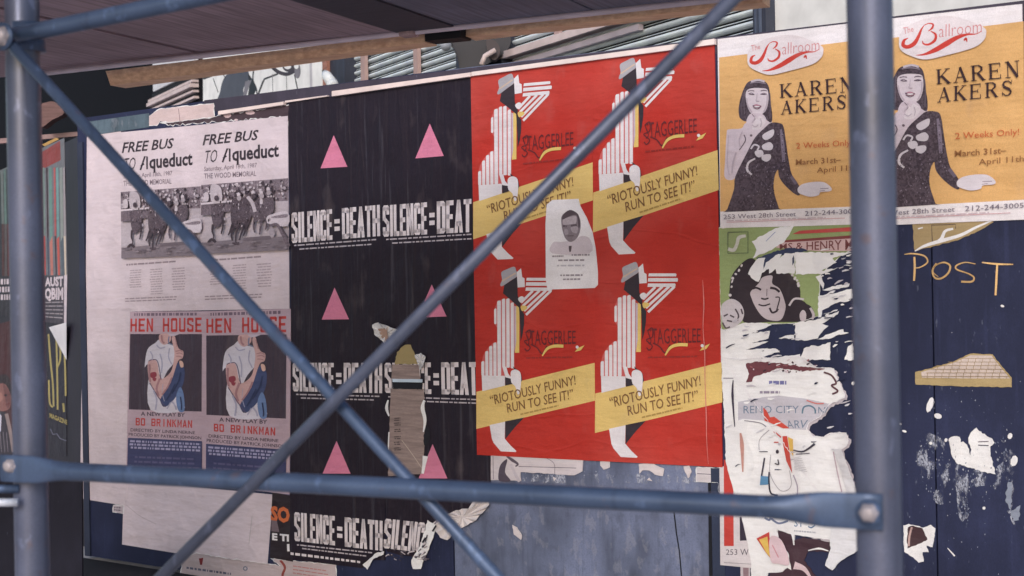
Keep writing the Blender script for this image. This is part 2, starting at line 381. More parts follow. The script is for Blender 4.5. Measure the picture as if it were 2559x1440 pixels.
def world_obj(name, verts, faces, m, parent=None, smooth_=False, origin=None, loc_mats=None, **kw):
    o0 = Vector(origin) if origin is not None else Vector((0, 0, 0))
    me = bpy.data.meshes.new(name); me.from_pydata([tuple(Vector(v) - o0) for v in verts], [], faces)
    me.materials.append(m)
    if smooth_: me.polygons.foreach_set('use_smooth', [True] * len(me.polygons))
    me.update(); ob = bpy.data.objects.new(name, me); COL.objects.link(ob)
    if parent: ob.parent = parent; ob.location = o0 - parent.location
    else: ob.location = o0
    props(ob, **kw); return ob
def tube(name, pts, rad, m, parent=None, n=20, flat=None, caps=True, up=Vector((0, 0, 1)), **kw):
    """round tube along pts; flat = per point (vertical scale, depth scale)"""
    V, F = [], []
    for i, p in enumerate(pts):
        d = (pts[min(i + 1, len(pts) - 1)] - pts[max(i - 1, 0)]).normalized()
        side = d.cross(up); side = side.normalized() if side.length > 1e-4 else Vector((1, 0, 0)); u = side.cross(d).normalized()
        r = rad[i] if isinstance(rad, (list, tuple)) else rad; fv, fd = flat[i] if flat else (1, 1)
        for k in range(n):
            a = 2 * math.pi * k / n; V.append(p + u * math.sin(a) * r * fv + side * math.cos(a) * r * fd)
    for i in range(len(pts) - 1):
        for k in range(n): F.append([i * n + k, i * n + (k + 1) % n, (i + 1) * n + (k + 1) % n, (i + 1) * n + k])
    if caps: F.append(list(range(n))[::-1]); F.append([(len(pts) - 1) * n + k for k in range(n)])
    return world_obj(name, V, F, m, parent, True, **kw)
def lerp(a, b, n): return [a.lerp(b, i / n) for i in range(n + 1)]
def bxw(name, c0, ax, ay, az, m, parent=None, bev=0.0, **kw):       # box from corner + three edge vectors
    c0, ax, ay, az = map(Vector, (c0, ax, ay, az))
    V = [c0 + ax * i + ay * j + az * k for k in (0, 1) for j in (0, 1) for i in (0, 1)]
    F = [(0,2,3,1),(4,5,7,6),(0,1,5,4),(2,6,7,3),(0,4,6,2),(1,3,7,5)]
    ob = world_obj(name, V, F, m, parent, **kw)
    if bev:
        md = ob.modifiers.new('b', 'BEVEL'); md.width = bev; md.segments = 2
    return ob

# ================================================================== SETTING
conc = mat('concrete', (.58, .54, .54), .85, 'paint')
g = world_obj('sidewalk', [(-60, -40, 0), (60, -40, 0), (60, 90, 0), (-60, 90, 0)], [(0, 1, 2, 3)], conc, kind='structure')

strip_mat = mat('dark_asphalt', (.022, .020, .022), .8, 'paint')
def wpt(s_, d): p = WALL.P + WALL.r * s_ - WALL.q * d; return (p.x, p.y, .004)
world_obj('dark_ground_strip', [wpt(-2.6, -.0), wpt(-2.6, .9), wpt(5, .5), wpt(5, -.0)], [(0, 1, 2, 3)], strip_mat, kind='structure')  # dark strip laid on the pavement along the hoarding foot
# ---- building front behind the hoarding
fw = mat('dark_facade', (.006, .006, .009), .8, 'flat', 0, .1)  # one near-black colour for the whole front wall
T = Thing('building', 'dark shop front building standing behind the postered hoarding', 'building', FACADE)
s0, s1 = FACADE.s_at(-60), 6.12
T.part('wall').box(s0, s1, 0, 7, 0, .3, fw)
slate = mat('pilaster_paint', C(56, 60, 74), .6, 'paint')
for a, b in ((806, 872), (1150, 1264), (1894, 1926)):
    T.part('pilaster:%d' % a).box(FACADE.s_at(a, .12), FACADE.s_at(b, .12), 0, 6.9, -.12, -.002, slate)
    if a == 1894:
        for k in (1902, 1912): T.box(FACADE.s_at(k, .125), FACADE.s_at(k + 3, .125), 0, 6.9, -.135, -.121, mat('pilaster_edge', C(90, 100, 122)))
cream = mat('cream_moulding', C(206, 190, 190), .6, 'flat'); blk = mat('dark_gap', C(22, 22, 28), .7, 'flat')
sA, sB = FACADE.s_at(395), FACADE.s_at(507)
for z0, z1, m, d in ((2.35, 2.42, blk, .03), (2.318, 2.345, cream, .08), (2.305, 2.316, blk, .03), (2.262, 2.303, cream, .10), (2.235, 2.26, blk, .03), (2.208, 2.232, cream, .07), (2.17,2.2,blk,.03),(2.14,2.165,cream,.06)):
    T.part('moulding:%d' % (z0 * 1000)).box(sA, sB, CAMZ + z0, CAMZ + z1, -d, -.003, m)
T.part('window_post').box(FACADE.s_at(464), FACADE.s_at(471), CAMZ + 1.9, CAMZ + 2.13, -.05, -.003, cream)
T.part('upper_panel').box(FACADE.s_at(402), FACADE.s_at(507), CAMZ + 2.43, CAMZ + 3.1, -.05, -.004, mat('upper_panel', C(206, 208, 214), .6, 'flat'))
T.done()
# white wall panel above the right end
T = Thing('wall_panel', 'flat white panel rising above the hoarding at the right', 'panel', FACADE)
T.box(FACADE.s_at(1930, .06), 6.05, CAMZ + .2, CAMZ + 3.2, -.06, -.003, mat('white_wall_paint', C(240, 243, 250), .6, 'flat'))
T.part('frame').box(FACADE.s_at(1926, .06), FACADE.s_at(1930, .06), CAMZ + .2, CAMZ + 3.2, -.075, -.003, mat('frame_grey', C(120, 128, 146), .5, 'flat'))
T.done()
# roller shutters: every slat a part
slatm = mat('galvanised_slat', (.72, .80, .90), .5, 'flat')
def shutter(xa, xb, z0, z1, label, off=.05):
    T = Thing('roller_shutter', label, 'roller shutter', FACADE, group='corrugated roller shutters of the shop front')
    a, b = FACADE.s_at(xa, off), FACADE.s_at(xb, off); z = z0; pitch = .060
    T.part('').box(a, b, CAMZ + z0 - .3, CAMZ + z1, -.012, -.003, blk)
    i = 0
    while z < z1:
        T.part('slat:%d' % i); prof = [(0, .010), (.003, .020), (.010, .032), (.018, .038), (.027, .034), (.034, .022), (.036, .008), (.0445, .008), (.0455, .018), (.049, .018), (.050, .008), (.0598, .008)]
        bb = len(T.cur['v'])
        for s_ in (a, b): T.cur['v'] += [(s_, -y, CAMZ + z + zz) for zz, y in prof]
        n = len(prof)
        for k in range(n - 1): T._face([bb + k, bb + n + k, bb + n + k + 1, bb + k + 1], blk if k in (5, 6, 9, 10) else slatm)
        z += pitch; i += 1
    return T
mul = mat('shutter_strip', C(176, 150, 146), .6, 'flat')
T = shutter(873, 1150, 1.35, 2.5, 'ribbed grey roller shutter with two thin upright strips, left one')
for x in (918, 1050): T.part('upright_strip:%d' % x).box(FACADE.s_at(x - 5, .07), FACADE.s_at(x + 5, .07), CAMZ + 1.3, CAMZ + 2.5, -.075, -.045, mul)
T.done()
T = shutter(1264, 1894, 1.0, 2.3, 'wide ribbed grey roller shutter crossed by a pale rail, right one')
for x in (1403,): T.part('upright_strip:%d' % x).box(FACADE.s_at(x - 5, .07), FACADE.s_at(x + 6, .07), CAMZ + 1.56, CAMZ + 2.3, -.075, -.045, mul)
T.part('rail').box(FACADE.s_at(1200, .1), FACADE.s_at(1894, .1), CAMZ + 1.505, CAMZ + 1.55, -.12, -.045, cream)
T.part('lower_rail').box(FACADE.s_at(1264, .1), FACADE.s_at(1600, .1), CAMZ + 1.44, CAMZ + 1.475, -.08, -.045, mat('dull_rail', C(168, 158, 166), .6, 'flat'))
T.done()
# white billboard with the black line drawing
T = Thing('billboard', 'white billboard with black line drawing and grey curved shape between shutters and mouldings', 'billboard', FACADE, .13)
Bq = lambda x, y: (390 + x / 5.02, 120 + y / 5.02)
bw = mat('billboard_white', C(238, 240, 246), .5, 'flat'); bk = mat('billboard_black', C(24, 24, 32), .5, 'flat'); bgy = mat('billboard_grey', C(74, 76, 88), .5, 'flat')
T.solid([Bq(585, -60), Bq(2090, -220), Bq(2078, 500), Bq(1500, 590), Bq(590, 690)], bw, 0, .10)
T.part('drawing')
def pb(pts, m): T.poly([Bq(*p) for p in pts], m)
def sb(pts, w, m, sm=True): T.stroke([Bq(*p) for p in pts], w / 5.02, m, sm)
pb(catmull([(770, 670), (800, 560), (830, 430), (890, 330), (1000, 280), (1150, 290), (1160, 400), (1100, 500), (1080, 620), (900, 660)]), bgy)
pb([(1150, 320), (1180, 350), (1210, 400), (1260, 520), (1215, 620), (1150, 600), (1170, 480)], bk)
pb([(1120, 420), (1200, 400), (1150, 540), (1130, 610), (1090, 610)], mat('mid', C(120, 116, 124), .5, 'flat'))
sb([(1225, 270), (1215, 400), (1255, 500), (1270, 600)], 16, bk); sb([(1270, 610), (1340, 430), (1360, 390), (1530, 325)], 22, bk, False)
sb([(715, 380), (780, 560)], 9, bk, False); sb([(840, 330), (870, 380)], 10, bk, False)
for x in (1460, 1635): sb([(x, 330), (x + 5, 560)], 8, mat('mid', C(120, 116, 124), .5, 'flat'), False)
sb([(1735, 330), (1780, 540)], 14, bk, False); sb([(1460, 240), (1530, 300), (1640, 330), (1735, 290)], 45, mat('mid2', C(60, 50, 58), .5, 'flat'))
T.poly([Bq(*p) for p in ellipse(1690, 235, 105, 70)], mat('mid2', C(60, 50, 58), .5, 'flat')); T.poly([Bq(*p) for p in ellipse(1650, 235, 45, 32)], bw)
T.poly([Bq(*p) for p in ellipse(1775, 290, 38, 95)], mat('mid', C(120, 116, 124), .5, 'flat')); T.poly([Bq(*p) for p in ellipse(1760, 225, 30, 40)], bw)
sb([(1940, 170), (1945, 500)], 30, mat('pale', C(190, 186, 194), .5, 'flat'), False); sb([(590, 385), (700, 345)], 30, bk, False)
T.part('edge_trim').solid([Bq(2082, 150), Bq(2140, 140), Bq(2140, 480), Bq(2095, 490)], mat('copper_trim', C(160, 112, 98), .6, 'wood'), .02, .1)
T.done()
# spotlight on the pilaster, dark fixture on the other
def spot(name, label, cat, pts, Z, r, m, base):
    root = bpy.data.objects.new(name, None); COL.objects.link(root); root.location = at(*base, Z); props(root, label, cat)
    return root
r0 = spot('spotlight', 'small white spotlight angled down on the dark pilaster', 'spotlight', None, 0, 0, None, (816, 200)) if False else None
root = bpy.data.objects.new('spotlight', None); COL.objects.link(root); root.location = at(812, 188, 11.6); props(root, 'small white spotlight angled down beside the dark pilaster', 'spotlight')
lw = mat('lamp_white', C(210, 216, 222), .4, 'flat')
tube('lamp_body', [at(813, 184, 11.6), at(817, 190, 11.55), at(828, 206, 11.5)], [.03, .042, .045], lw, root)
tube('lamp_head', [at(828, 206, 11.5), at(830, 209, 11.48), at(835, 216, 11.45)], [.03, .048, .04], lw, root)
tube('bracket', [at(808, 178, 11.75), at(813, 184, 11.6)], .012, blk, root)
root = bpy.data.objects.new('floodlight', None); COL.objects.link(root); root.location = at(1200, 110, 9.3); props(root, 'black floodlight cluster on the dark pilaster between the shutters', 'floodlight')
bm_ = mat('fixture_black', C(34, 34, 44), .5, 'flat')
def poly3(name, pts, Z, th, m, parent=None, **kw):   # traced outline placed at depth Z, with thickness th
    V = [at(p[0], p[1], Z if len(p) < 3 else p[2]) for p in pts]; n = len(V); bk_ = [v + Vector((0, th, 0)) for v in V]
    F = []
    for t in tessellate_polygon([[Vector((p[0], -p[1], 0)) for p in pts]]): F.append(list(t)); F.append([k + n for k in t[::-1]])
    for i in range(n): F.append([i, (i + 1) % n, n + (i + 1) % n, n + i])
    return world_obj(name, V + bk_, F, m, parent, **kw)
poly3('housing', catmull([(1108, 80), (1160, 62), (1262, 78), (1275, 112), (1240, 148), (1160, 180), (1142, 140), (1128, 105)], 4), 9.3, .25, bm_, root)
poly3('visor', catmull([(1216, 100), (1240, 104), (1250, 128), (1238, 150), (1222, 140)], 3), 9.15, .1, mat('fixture_brown', C(56, 46, 52), .5, 'flat'), root)
tube('arm', [at(1238, 125, 9.1), at(1212, 140, 9.1), at(1203, 162, 9.1)], .016, cream, root)
tube('lens', [at(1112, 108, 9.2), at(1114, 114, 9.1)], [.03, .036], mat('lens_grey', C(150, 156, 170), .3, 'flat'), root)

# ---- hoarding
T = Thing('hoarding', 'tall navy plywood hoarding covered with pasted and torn posters', 'hoarding')
top = lambda x: 0.0
ZT = 2.475
xs = [200, 655, 1122, 1772, 2330, 2800]
def ztop(s_): return 2.513 - .0137 * max(0, s_ + .05)
def sbox(T, s0, s1, z0, dz, y0, y1, m):
    b = len(T.cur['v']); zz = lambda z, s_: ztop(s_) + dz if z else (z0 if z0 >= 0 else ztop(s_) + z0)
    T.cur['v'] += [(x, y, zz(z, x)) for y in (y0, y1) for z in (0, 1) for x in (s0, s1)]
    for q in ((0,1,3,2),(4,6,7,5),(0,4,5,1),(2,3,7,6),(0,2,6,4),(1,5,7,3)): T._face([b + k for k in q], m)
def panel(xa, xb, m, i, y0=0.0, gap=2, zb=.02, zt=ZT):
    T.part('plywood_panel:%d' % i); sbox(T, WALL.s_at(xa) + .0015 * gap, WALL.s_at(xb) - .0015 * gap, zb, 0, y0, .02, m)
panel(200, 655, NAVY, 0); panel(655, 1122, NAVY, 1); panel(1122, 1768, WORN, 2, .002); panel(1772, 2330, NAVY, 3, -.001); panel(2330, 2800, NAVY, 4); T.part('plywood_panel:5'); sbox(T, WALL.s_at(2800) + .003, 4.72, .02, 0, 0, .02, NAVY)
T.part('backing_frame'); sbox(T, WALL.s_at(200), 4.72, .02, -.003, .021, .06, blk)
bat = mat('batten_paint', C(222, 204, 200), .6, 'flat')
T.part('batten:1').solid([(829, 228), (1176, 181), (1176, 191), (829, 241)], bat, .024, .023)
T.part('batten:2').solid([(1178, 180), (1785, 97), (1785, 111), (1178, 190)], mat('batten2', C(226, 212, 208), .6, 'flat'), .022, .021)
T.part('batten:3').solid([(545, 278), (708, 254), (708, 262), (545, 287)], bat, .022, .021)
T.part('batten:4').solid([(712, 252), (818, 238), (818, 241), (712, 257)], bat, .015, .014)
T.part('top_trim'); sbox(T, WALL.s_at(520), 4.7, -.06, .004, -.0022, -.0008, mat('trim_dark', C(62, 56, 70), .6, 'paint'))
T.part('edge_strip').box(WALL.s_at(203), WALL.s_at(216), .02, ZT - .1, -.01, -.001, mat('edge_blue', C(48, 54, 74), .6, 'paint'))
T.part('weathered_strip').solid([(216, 305), (372, 283), (372, 318), (218, 340)], mat('teal_paint', C(84, 100, 112), .6, 'worn'), .004, .003)
T.part('panel_joint').solid([(1769, 1170), (1776, 1170), (1780, 1440), (1772, 1440)], mat('joint', C(16, 18, 28), .7, 'flat'), .003, .002)
T.part('narrow_board').solid([(1776, 1170), (1800, 1170), (1812, 1440), (1781, 1440)], mat('narrow_board', C(44, 52, 74), .6, 'paint'), .004, .003)
T.part('crack').poly(ribbon([(1684, 1276), (1690, 1330), (1698, 1380), (1703, 1440)], 3), mat('joint', C(16, 18, 28), .7, 'flat'))
T.done()

# ---- side hoarding receding on the left, with its posters
T = Thing('side_hoarding', 'black painted hoarding receding into the distance at far left', 'hoarding', SIDE)
T.part('plywood_panel').box(SIDE.s_at(-120), SIDE.s_at(206), .02, 2.44, 0, .03, mat('side_black', C(38, 34, 46), .55, 'paint'))
T.done()
poly3('board', [(-220, 1166), (204, 1158), (206, 1640), (-220, 1648)], 6.0, .02, mat('side_black2', C(32, 32, 44), .7, 'paint', 0, .15), None, label='added dark board covering the dark corner behind the left scaffold post', cat='board')  # added board, put in only to darken the lower left corner
def side_poster(name, label, outline, m, base=.002, **k):
    T = Thing(name, label, 'poster', SIDE, base, **k); T.poly(outline, m, thick=.002); return T
T = side_poster('poster', 'narrow red white and green striped poster behind the left post', [(100, 372), (160, 345), (165, 560), (168, 690), (105, 690)], ink(120, 120, 126))
T.part('stripes'); r = random.Random(3)
T.poly([(102, 382), (150, 352), (152, 400), (103, 425)], ink(150, 62, 60))
for k, (x, w, c) in enumerate([(106, 5, (126, 146, 140)), (115, 4, (60, 30, 40)), (122, 7, (110, 146, 138)), (134, 4, (190, 90, 90)), (140, 6, (120, 160, 160)), (149, 7, (150, 156, 152)), (157, 5, (170, 160, 164))]):
    T.poly([(x, 420), (x + w, 418), (x + w + 3, 620), (x + 3, 620)], ink(*c))
    T.poly([(x + 2, 590 + 8 * (k % 3)), (x + w + 2, 590), (x + w + 4, 688), (x + 5, 688)], ink(*[(190, 70, 66), (70, 80, 100), (196, 120, 110), (60, 50, 60), (206, 90, 80), (90, 100, 110), (214, 196, 180)][k]))
T.part('lettering').poly([(112, 366), (148, 348), (140, 344), (104, 362)], ink(206, 160, 84))
T.done()
T = side_poster('poster', 'small black newsprint strip with white letters below the striped poster', [(105, 688), (166, 686), (160, 812), (110, 805)], ink(70, 62, 72))
T.part('lettering').text('AUST', [(112, 694), (158, 690), (158, 716), (112, 716)], WHITE, .05)
T.text('QBIM', [(112, 720), (158, 718), (158, 750), (112, 748)], WHITE, .05); T.rows([(112, 752), (158, 750), (157, 800), (112, 796)], 5, GREY, .3, 3, (5, 14), 0, 30)
T.part('border').poly([(160, 688), (168, 686), (166, 812), (160, 810)], WHITE); T.done()
T = side_poster('poster', 'black magazine poster with tall yellow letters and a folded white corner', [(118, 806), (166, 818), (166, 1140), (118, 1140)], ink(38, 34, 46), .0035)
T.part('lettering')
yl = ink(176, 160, 98)
for P_ in ([(121, 835), (126, 900), (132, 960), (134, 1016)], [(141, 850), (143, 940), (144, 1024)], [(143, 852), (150, 870), (150, 900), (143, 918)], [(161, 885), (163, 930), (164, 990)], [(122, 950), (124, 1005), (132, 1018)]): T.stroke(P_, 4.5, yl, True)
T.stroke([(158, 1008), (160, 1030)], 5, yl)
T.text('MAGAZINE', [(124, 1032), (168, 1050), (168, 1062), (124, 1044)], yl, .03)
T.stroke([(126, 1072), (132, 1086), (142, 1084), (150, 1096), (166, 1102)], 2, ink(120, 120, 140))
T.part('folded_corner').poly([(122, 818), (166, 806), (166, 900)], WHITE2, lifts=[.01, .03, .004]); T.done()
T = side_poster('poster', 'poster of a brown haired man in striped suit, cut by the left edge', [(-100, 990 - 150), (30, 800), (34, 1135), (-100, 1180)], ink(70, 28, 32), .003)
T.part('portrait')
T.poly(catmull([(-30, 960), (0, 938), (20, 940), (30, 975), (22, 1010), (-10, 1000)], 4), ink(44, 28, 32)); T.poly(catmull([(-28, 975), (8, 958), (26, 985), (28, 1005), (20, 1024), (-5, 1028), (-28, 1020)], 4), ink(140, 94, 88))
T.poly(catmull([(8, 958), (26, 985), (28, 1005), (18, 1022), (12, 990)], 3), ink(112, 70, 68)); T.poly(catmull([(-10, 985), (4, 982), (6, 1000), (-8, 1005)], 3), ink(166, 116, 106)); T.ell(14, 988, 4, 3, ink(50, 34, 40)); T.stroke([(14, 1012), (24, 1008)], 3, ink(110, 50, 50)); T.poly([(-30, 1022), (14, 1030), (34, 1135), (-100, 1180)], ink(52, 44, 54))
T.poly([(-6, 1026), (4, 1040), (2, 1080), (-14, 1060)], ink(210, 206, 220)); T.stroke([(16, 1034), (26, 1080), (34, 1130)], 9, ink(150, 130, 128))
for x in (0, 8, 16): T.stroke([(x, 1080), (x + 4, 1130)], 1.5, ink(130, 120, 130))
T.done()
T = side_poster('poster', 'striped green and red poster with dark newsprint foot, left of the post', [(-100, 470), (24, 415), (30, 790), (-100, 800)], ink(100, 104, 106))
T.part('stripes')
for k, x in enumerate(range(-96, 24, 7)):
    T.poly([(x, 470 - (x + 96) * .42), (x + 5, 468 - (x + 96) * .42), (x + 8, 560), (x + 2, 560)], ink(*[(96, 120, 114), (44, 56, 60), (110, 116, 114)][k % 3]))
    T.poly([(x + 2, 560), (x + 8, 560), (x + 9, 690), (x + 3, 690)], ink(*[(96, 36, 36), (40, 42, 54), (80, 46, 46), (92, 82, 84)][k % 4]))
T.poly([(-100, 690), (29, 690), (30, 790), (-100, 800)], ink(40, 34, 44)); T.part('lettering').rows([(-100, 696), (28, 694), (28, 752), (-100, 758)], 3, WHITE, .7, 5, (1, 2), 0, 44); T.done()
# brown timbers glimpsed over the side hoarding
root = bpy.data.objects.new('timber_pile', None); COL.objects.link(root); root.location = at(150, 330, 9.6); props(root, 'brown timber offcuts lying above the receding side hoarding', 'timber')
tb = mat('timber_brown', C(112, 84, 82), .7, 'wood')
poly3('timber_end', catmull([(98, 268), (115, 256), (140, 256), (160, 282), (130, 300), (100, 318)], 4), 9.4, .1, tb, root)
poly3('rail', [(-60, 352), (206, 328), (206, 339), (-60, 364)], 9.6, .05, mat('rail_brown', C(150, 124, 124), .7, 'wood'), root)

exec_posters = True
# ================================================================== POSTERS (flat prints pasted on the hoarding)
def sheet(name, label, outline, m, level, cat='poster', group=None, mp=None, torn=0, seed=1, sm=False, plane=WALL):
    T = Thing(name, label, cat, plane, .0012 * level, group, None, mp)
    o = outline
    if sm: o = catmull(o, 4)
    if torn: o = rough(o, torn, 6, seed)
    T.poly(o, m, thick=.0011 * level)
    if torn: T.rim(o, TORN if m is not TORN else WHITE2, (.3, 2.6), .0004, seed)
    return T

# blank white papers on the left
T = sheet('blank_sheet', 'blank white paper margin beside the free bus posters, upper one', [(217, 342), (250, 338), (253, 330), (302, 326), (306, 776), (214, 778)], WHITE, 1, 'paper sheet'); T.done()
T = sheet('blank_sheet', 'blank white paper margin left of the hen house posters', [(211, 772), (330, 770), (320, 1205), (312, 1264), (200, 1246), (203, 1000)], WHITE, 2, 'paper sheet'); T.done()
T = sheet('blank_sheet', 'large blank white sheet under the hen house posters', [(312, 1200), (680, 1236), (677, 1300), (668, 1412), (640, 1408), (460, 1386), (305, 1361), (308, 1262)], WHITE, 1, 'paper sheet')
T.part('crease').stroke([(315, 1262), (350, 1290), (390, 1310)], 1.5, ink(188, 172, 178), True); T.stroke([(630, 1290), (622, 1360)], 2, ink(190, 180, 184)); T.done()
T = sheet('paper_scrap', 'small printed paper tab left of the large blank sheet', [(283, 1263), (309, 1262), (309, 1284), (282, 1280)], ink(196, 182, 188), 2, 'scrap', torn=1.0)
T.part('lettering').rows([(285, 1266), (303, 1266), (303, 1279), (285, 1277)], 2, ink(110, 100, 112), .6, 2, (2, 4), 0, 14); T.done()
T = sheet('paper_scrap', 'torn cream paper strip under the top edge above the free bus posters', [(362, 304), (376, 288), (400, 272), (450, 267), (534, 258), (536, 292), (480, 300), (420, 306), (400, 302), (392, 314), (364, 314)], ink(214, 192, 192), 2, 'scrap', torn=1.2, seed=4)
T.part('seam').stroke([(446, 272), (450, 306)], 1.5, ink(150, 124, 128)); T.done()
T = sheet('dark_paper', 'torn dark brown paper left over above the free bus poster', [(400, 306), (540, 292), (545, 288), (722, 262), (760, 256), (745, 285), (722, 320), (718, 292), (420, 314)], ink(74, 58, 66), 1, 'paper remnant', torn=3, seed=5)
T.part('paper_bits')
for cx, cy, rx, ry in ((568, 288, 10, 7), (625, 282, 12, 5), (590, 300, 5, 3), (556, 280, 6, 5)): T.poly(rough(ellipse(cx, cy, rx, ry, 0, 9), 1.4, 5), ink(206, 180, 184))
T.done()
# bottom sheets
T = sheet('paper_sheet', 'soiled white sheet at the bottom with red mark and scribble', [(455, 1398), (490, 1382), (560, 1394), (700, 1414), (676, 1396), (840, 1412), (842, 1500), (450, 1480)], ink(196, 180, 182), 1, 'paper sheet', torn=1.5)
T.part('markings').poly([(497, 1396), (508, 1394), (505, 1412), (500, 1412)], ink(130, 40, 44)); T.stroke([(700, 1400), (712, 1418), (706, 1440), (715, 1470)], 6, ink(150, 72, 66), True)
T.rows([(466, 1416), (580, 1432), (580, 1438), (466, 1422)], 1, ink(96, 96, 116), .9, 3, (1, 3), 0, 40); T.ell(613, 1421, 6, 6, ink(120, 124, 140)); T.ell(613, 1421, 3, 3, ink(196, 184, 188))
T.rows([(730, 1410), (826, 1424), (826, 1450), (730, 1436)], 3, ink(190, 130, 130), .3, 8, (4, 9), .1, 50); T.done()
T = sheet('poster', 'black poster strip with orange and white letters beside the lowest slogan poster', [(681, 1215), (732, 1222), (732, 1404), (674, 1394), (678, 1300)], ink(46, 36, 42), 2)
T.part('lettering').text('SO', [(676, 1264), (724, 1268), (724, 1308), (676, 1302)], ink(206, 108, 62), .05)
T.text('E TI', [(680, 1332), (722, 1336), (722, 1354), (680, 1350)], WHITE2, .05); T.stroke([(720, 1360), (721, 1378)], 6, WHITE2)
T.part('border').poly([(678, 1216), (724, 1222), (724, 1238), (678, 1230)], ink(110, 100, 134)); T.poly([(678, 1300), (692, 1302), (698, 1330), (678, 1328)], ink(120, 104, 112)); T.done()

# free bus posters (reference drawing = right hand one)
QA2 = [(502, 312), (719, 290), (723, 772), (502, 776)]; QA1 = [(300, 331), (502, 312), (502, 776), (304, 779)]
def freebus(label, Q, mp, lv):
    T = sheet('poster', label, [(502, 312), (719, 290), (721, 530), (723, 772), (502, 776)], WHITE, lv, group='free bus posters', mp=mp)
    k = ink(52, 42, 50); T.part('lettering')
    T.text('FREE BUS', [(512, 337), (648, 324), (642, 350), (506, 364)], k, .022)
    T.text('TO', [(514, 377), (545, 373), (541, 405), (509, 408)], k, .0)
    T.text('queduct', [(580, 367), (697, 357), (697, 392), (580, 403)], k, .03)
    T.stroke([(556, 406), (568, 372), (574, 372), (574, 404)], 4.5, k); T.stroke([(557, 396), (566, 390)], 4, k)
    g_ = ink(120, 106, 116); T.text('Saturday, April 18th, 1987', [(510, 417), (642, 407), (642, 418), (510, 428)], g_, .005)
    T.text('THE WOOD MEMORIAL', [(510, 434), (640, 427), (640, 440), (510, 447)], g_, .01)
    gl = ink(176, 160, 168)
    T.rows([(516, 648), (652, 638), (652, 645), (516, 655)], 1, ink(150, 134, 142), .6, 2, (2, 8), 0, 60)
    for i, (a, b_, n) in enumerate(((524, 560, 8), (580, 618, 11), (640, 680, 9))):
        T.rows([(a, 664 - i * 3), (b_, 661 - i * 3), (b_, 664 + n * 6), (a, 666 + n * 6)], n, gl, .4, 11 + i, (3, 9), .12, 26)
    T.rows([(512, 738), (655, 732), (655, 746), (512, 752)], 2, ink(158, 142, 150), .4, 3, (2, 7), 0, 60)
    # race photograph
    T.part('picture'); H = lambda x, y: (290 + x / 5.816, 430 + y / 5.816)
    def p(pts, c, sm=False): pts = [H(*q) for q in pts]; T.poly(catmull(pts, 3) if sm else pts, ink(c, c - 12, c - 4, 'photo'))
    def st(pts, w, c): T.stroke([H(*q) for q in pts], [v / 5.816 for v in w] if isinstance(w, list) else w / 5.816, ink(c, c - 12, c - 4), True)
    p([(1235, 190), (2500, 90), (2505, 780), (2510, 1130), (1235, 1190)], 192)
    p([(1235, 190), (2500, 90), (2500, 420), (1235, 470)], 108); r = random.Random(5)
    for i in range(190):
        x = r.uniform(1250, 2480); t = (x - 1235) / 1265; y = r.uniform(205 - 95 * t, 430 - 40 * t); c = r.choice((44, 50, 60, 170, 196, 210, 205, 70))
        p([(x + dx, y + dy) for dx, dy in ellipse(0, 0, r.uniform(8, 24), r.uniform(10, 28), r.uniform(-.5, .5), 7)], c)
    p([(1235, 480), (1690, 450), (1690, 570), (1390, 600), (1390, 620), (1235, 630)], 92); st([(1235, 462), (1450, 445), (1690, 425)], 26, 212)
    p([(1375, 200), (1460, 180), (1530, 250), (1540, 420), (1480, 450), (1380, 420)], 196, True); p([(1290, 300), (1340, 310), (1340, 420), (1270, 420)], 205, True)
    p([(1235, 1030), (1700, 985), (2510, 930), (2510, 1130), (1235, 1190)], 134)
    def leg(pts, c=66): st(pts, [40, 30, 20, 18][:len(pts)], c)
    p([(1385, 480), (1480, 470), (1560, 500), (1560, 640), (1510, 770), (1430, 800), (1385, 640)], 74, True)
    leg([(1410, 760), (1400, 860), (1420, 930), (1400, 1000)]); leg([(1540, 640), (1555, 760), (1530, 900)]); st([(1340, 1030), (1390, 980), (1450, 1020)], 40, 62)
    p([(1690, 400), (1800, 370), (1880, 380), (1990, 540), (1960, 660), (1900, 800), (1760, 810), (1680, 760), (1665, 560)], 70, True)
    for q in ([(1700, 740), (1660, 860), (1630, 920)], [(1720, 780), (1680, 900), (1690, 1000)], [(1790, 780), (1745, 900), (1740, 1030)], [(1880, 760), (1830, 870), (1790, 990)], [(1900, 720), (1880, 850), (1850, 930)]): leg(q)
    p([(2030, 420), (2140, 380), (2280, 380), (2290, 560), (2200, 660), (2110, 720), (2020, 700), (1980, 620)], 80, True)
    for q in ([(2020, 660), (2000, 790), (2015, 880)], [(2110, 690), (2100, 800), (2085, 910)], [(2180, 640), (2190, 760), (2170, 840)]): leg(q, 80)
    st([(1910, 360), (1980, 450), (2020, 580)], 50, 196); p([(1720, 290), (1790, 270), (1830, 320), (1800, 360), (1730, 350)], 56, True); p([(1745, 310), (1790, 300), (1790, 345)], 200)
    p([(2095, 380), (2125, 380), (2130, 460), (2090, 460)], 205, True); st([(1690, 1040), (1790, 1040)], 40, 70); st([(1850, 980), (2250, 950)], 50, 112)
    p([(2190, 660), (2250, 620), (2490, 572), (2495, 785), (2230, 755), (2190, 720)], 210, True); p([(2260, 650), (2480, 610), (2480, 660), (2300, 670)], 120, True)
    st([(2200, 800), (2330, 760), (2420, 900), (2510, 1080)], [20, 40, 50, 60], 92); st([(2390, 790), (2500, 960)], 26, 84); p([(2220, 860), (2270, 800), (2310, 900), (2260, 960)], 170, True)
    for i in range(60):
        x = r.uniform(1400, 2260); y = r.uniform(400, 780); c_ = r.choice((120, 150, 186, 40, 36)); st([(x, y), (x + r.uniform(-12, 12), y + r.uniform(10, 46))], r.uniform(6, 16), c_)
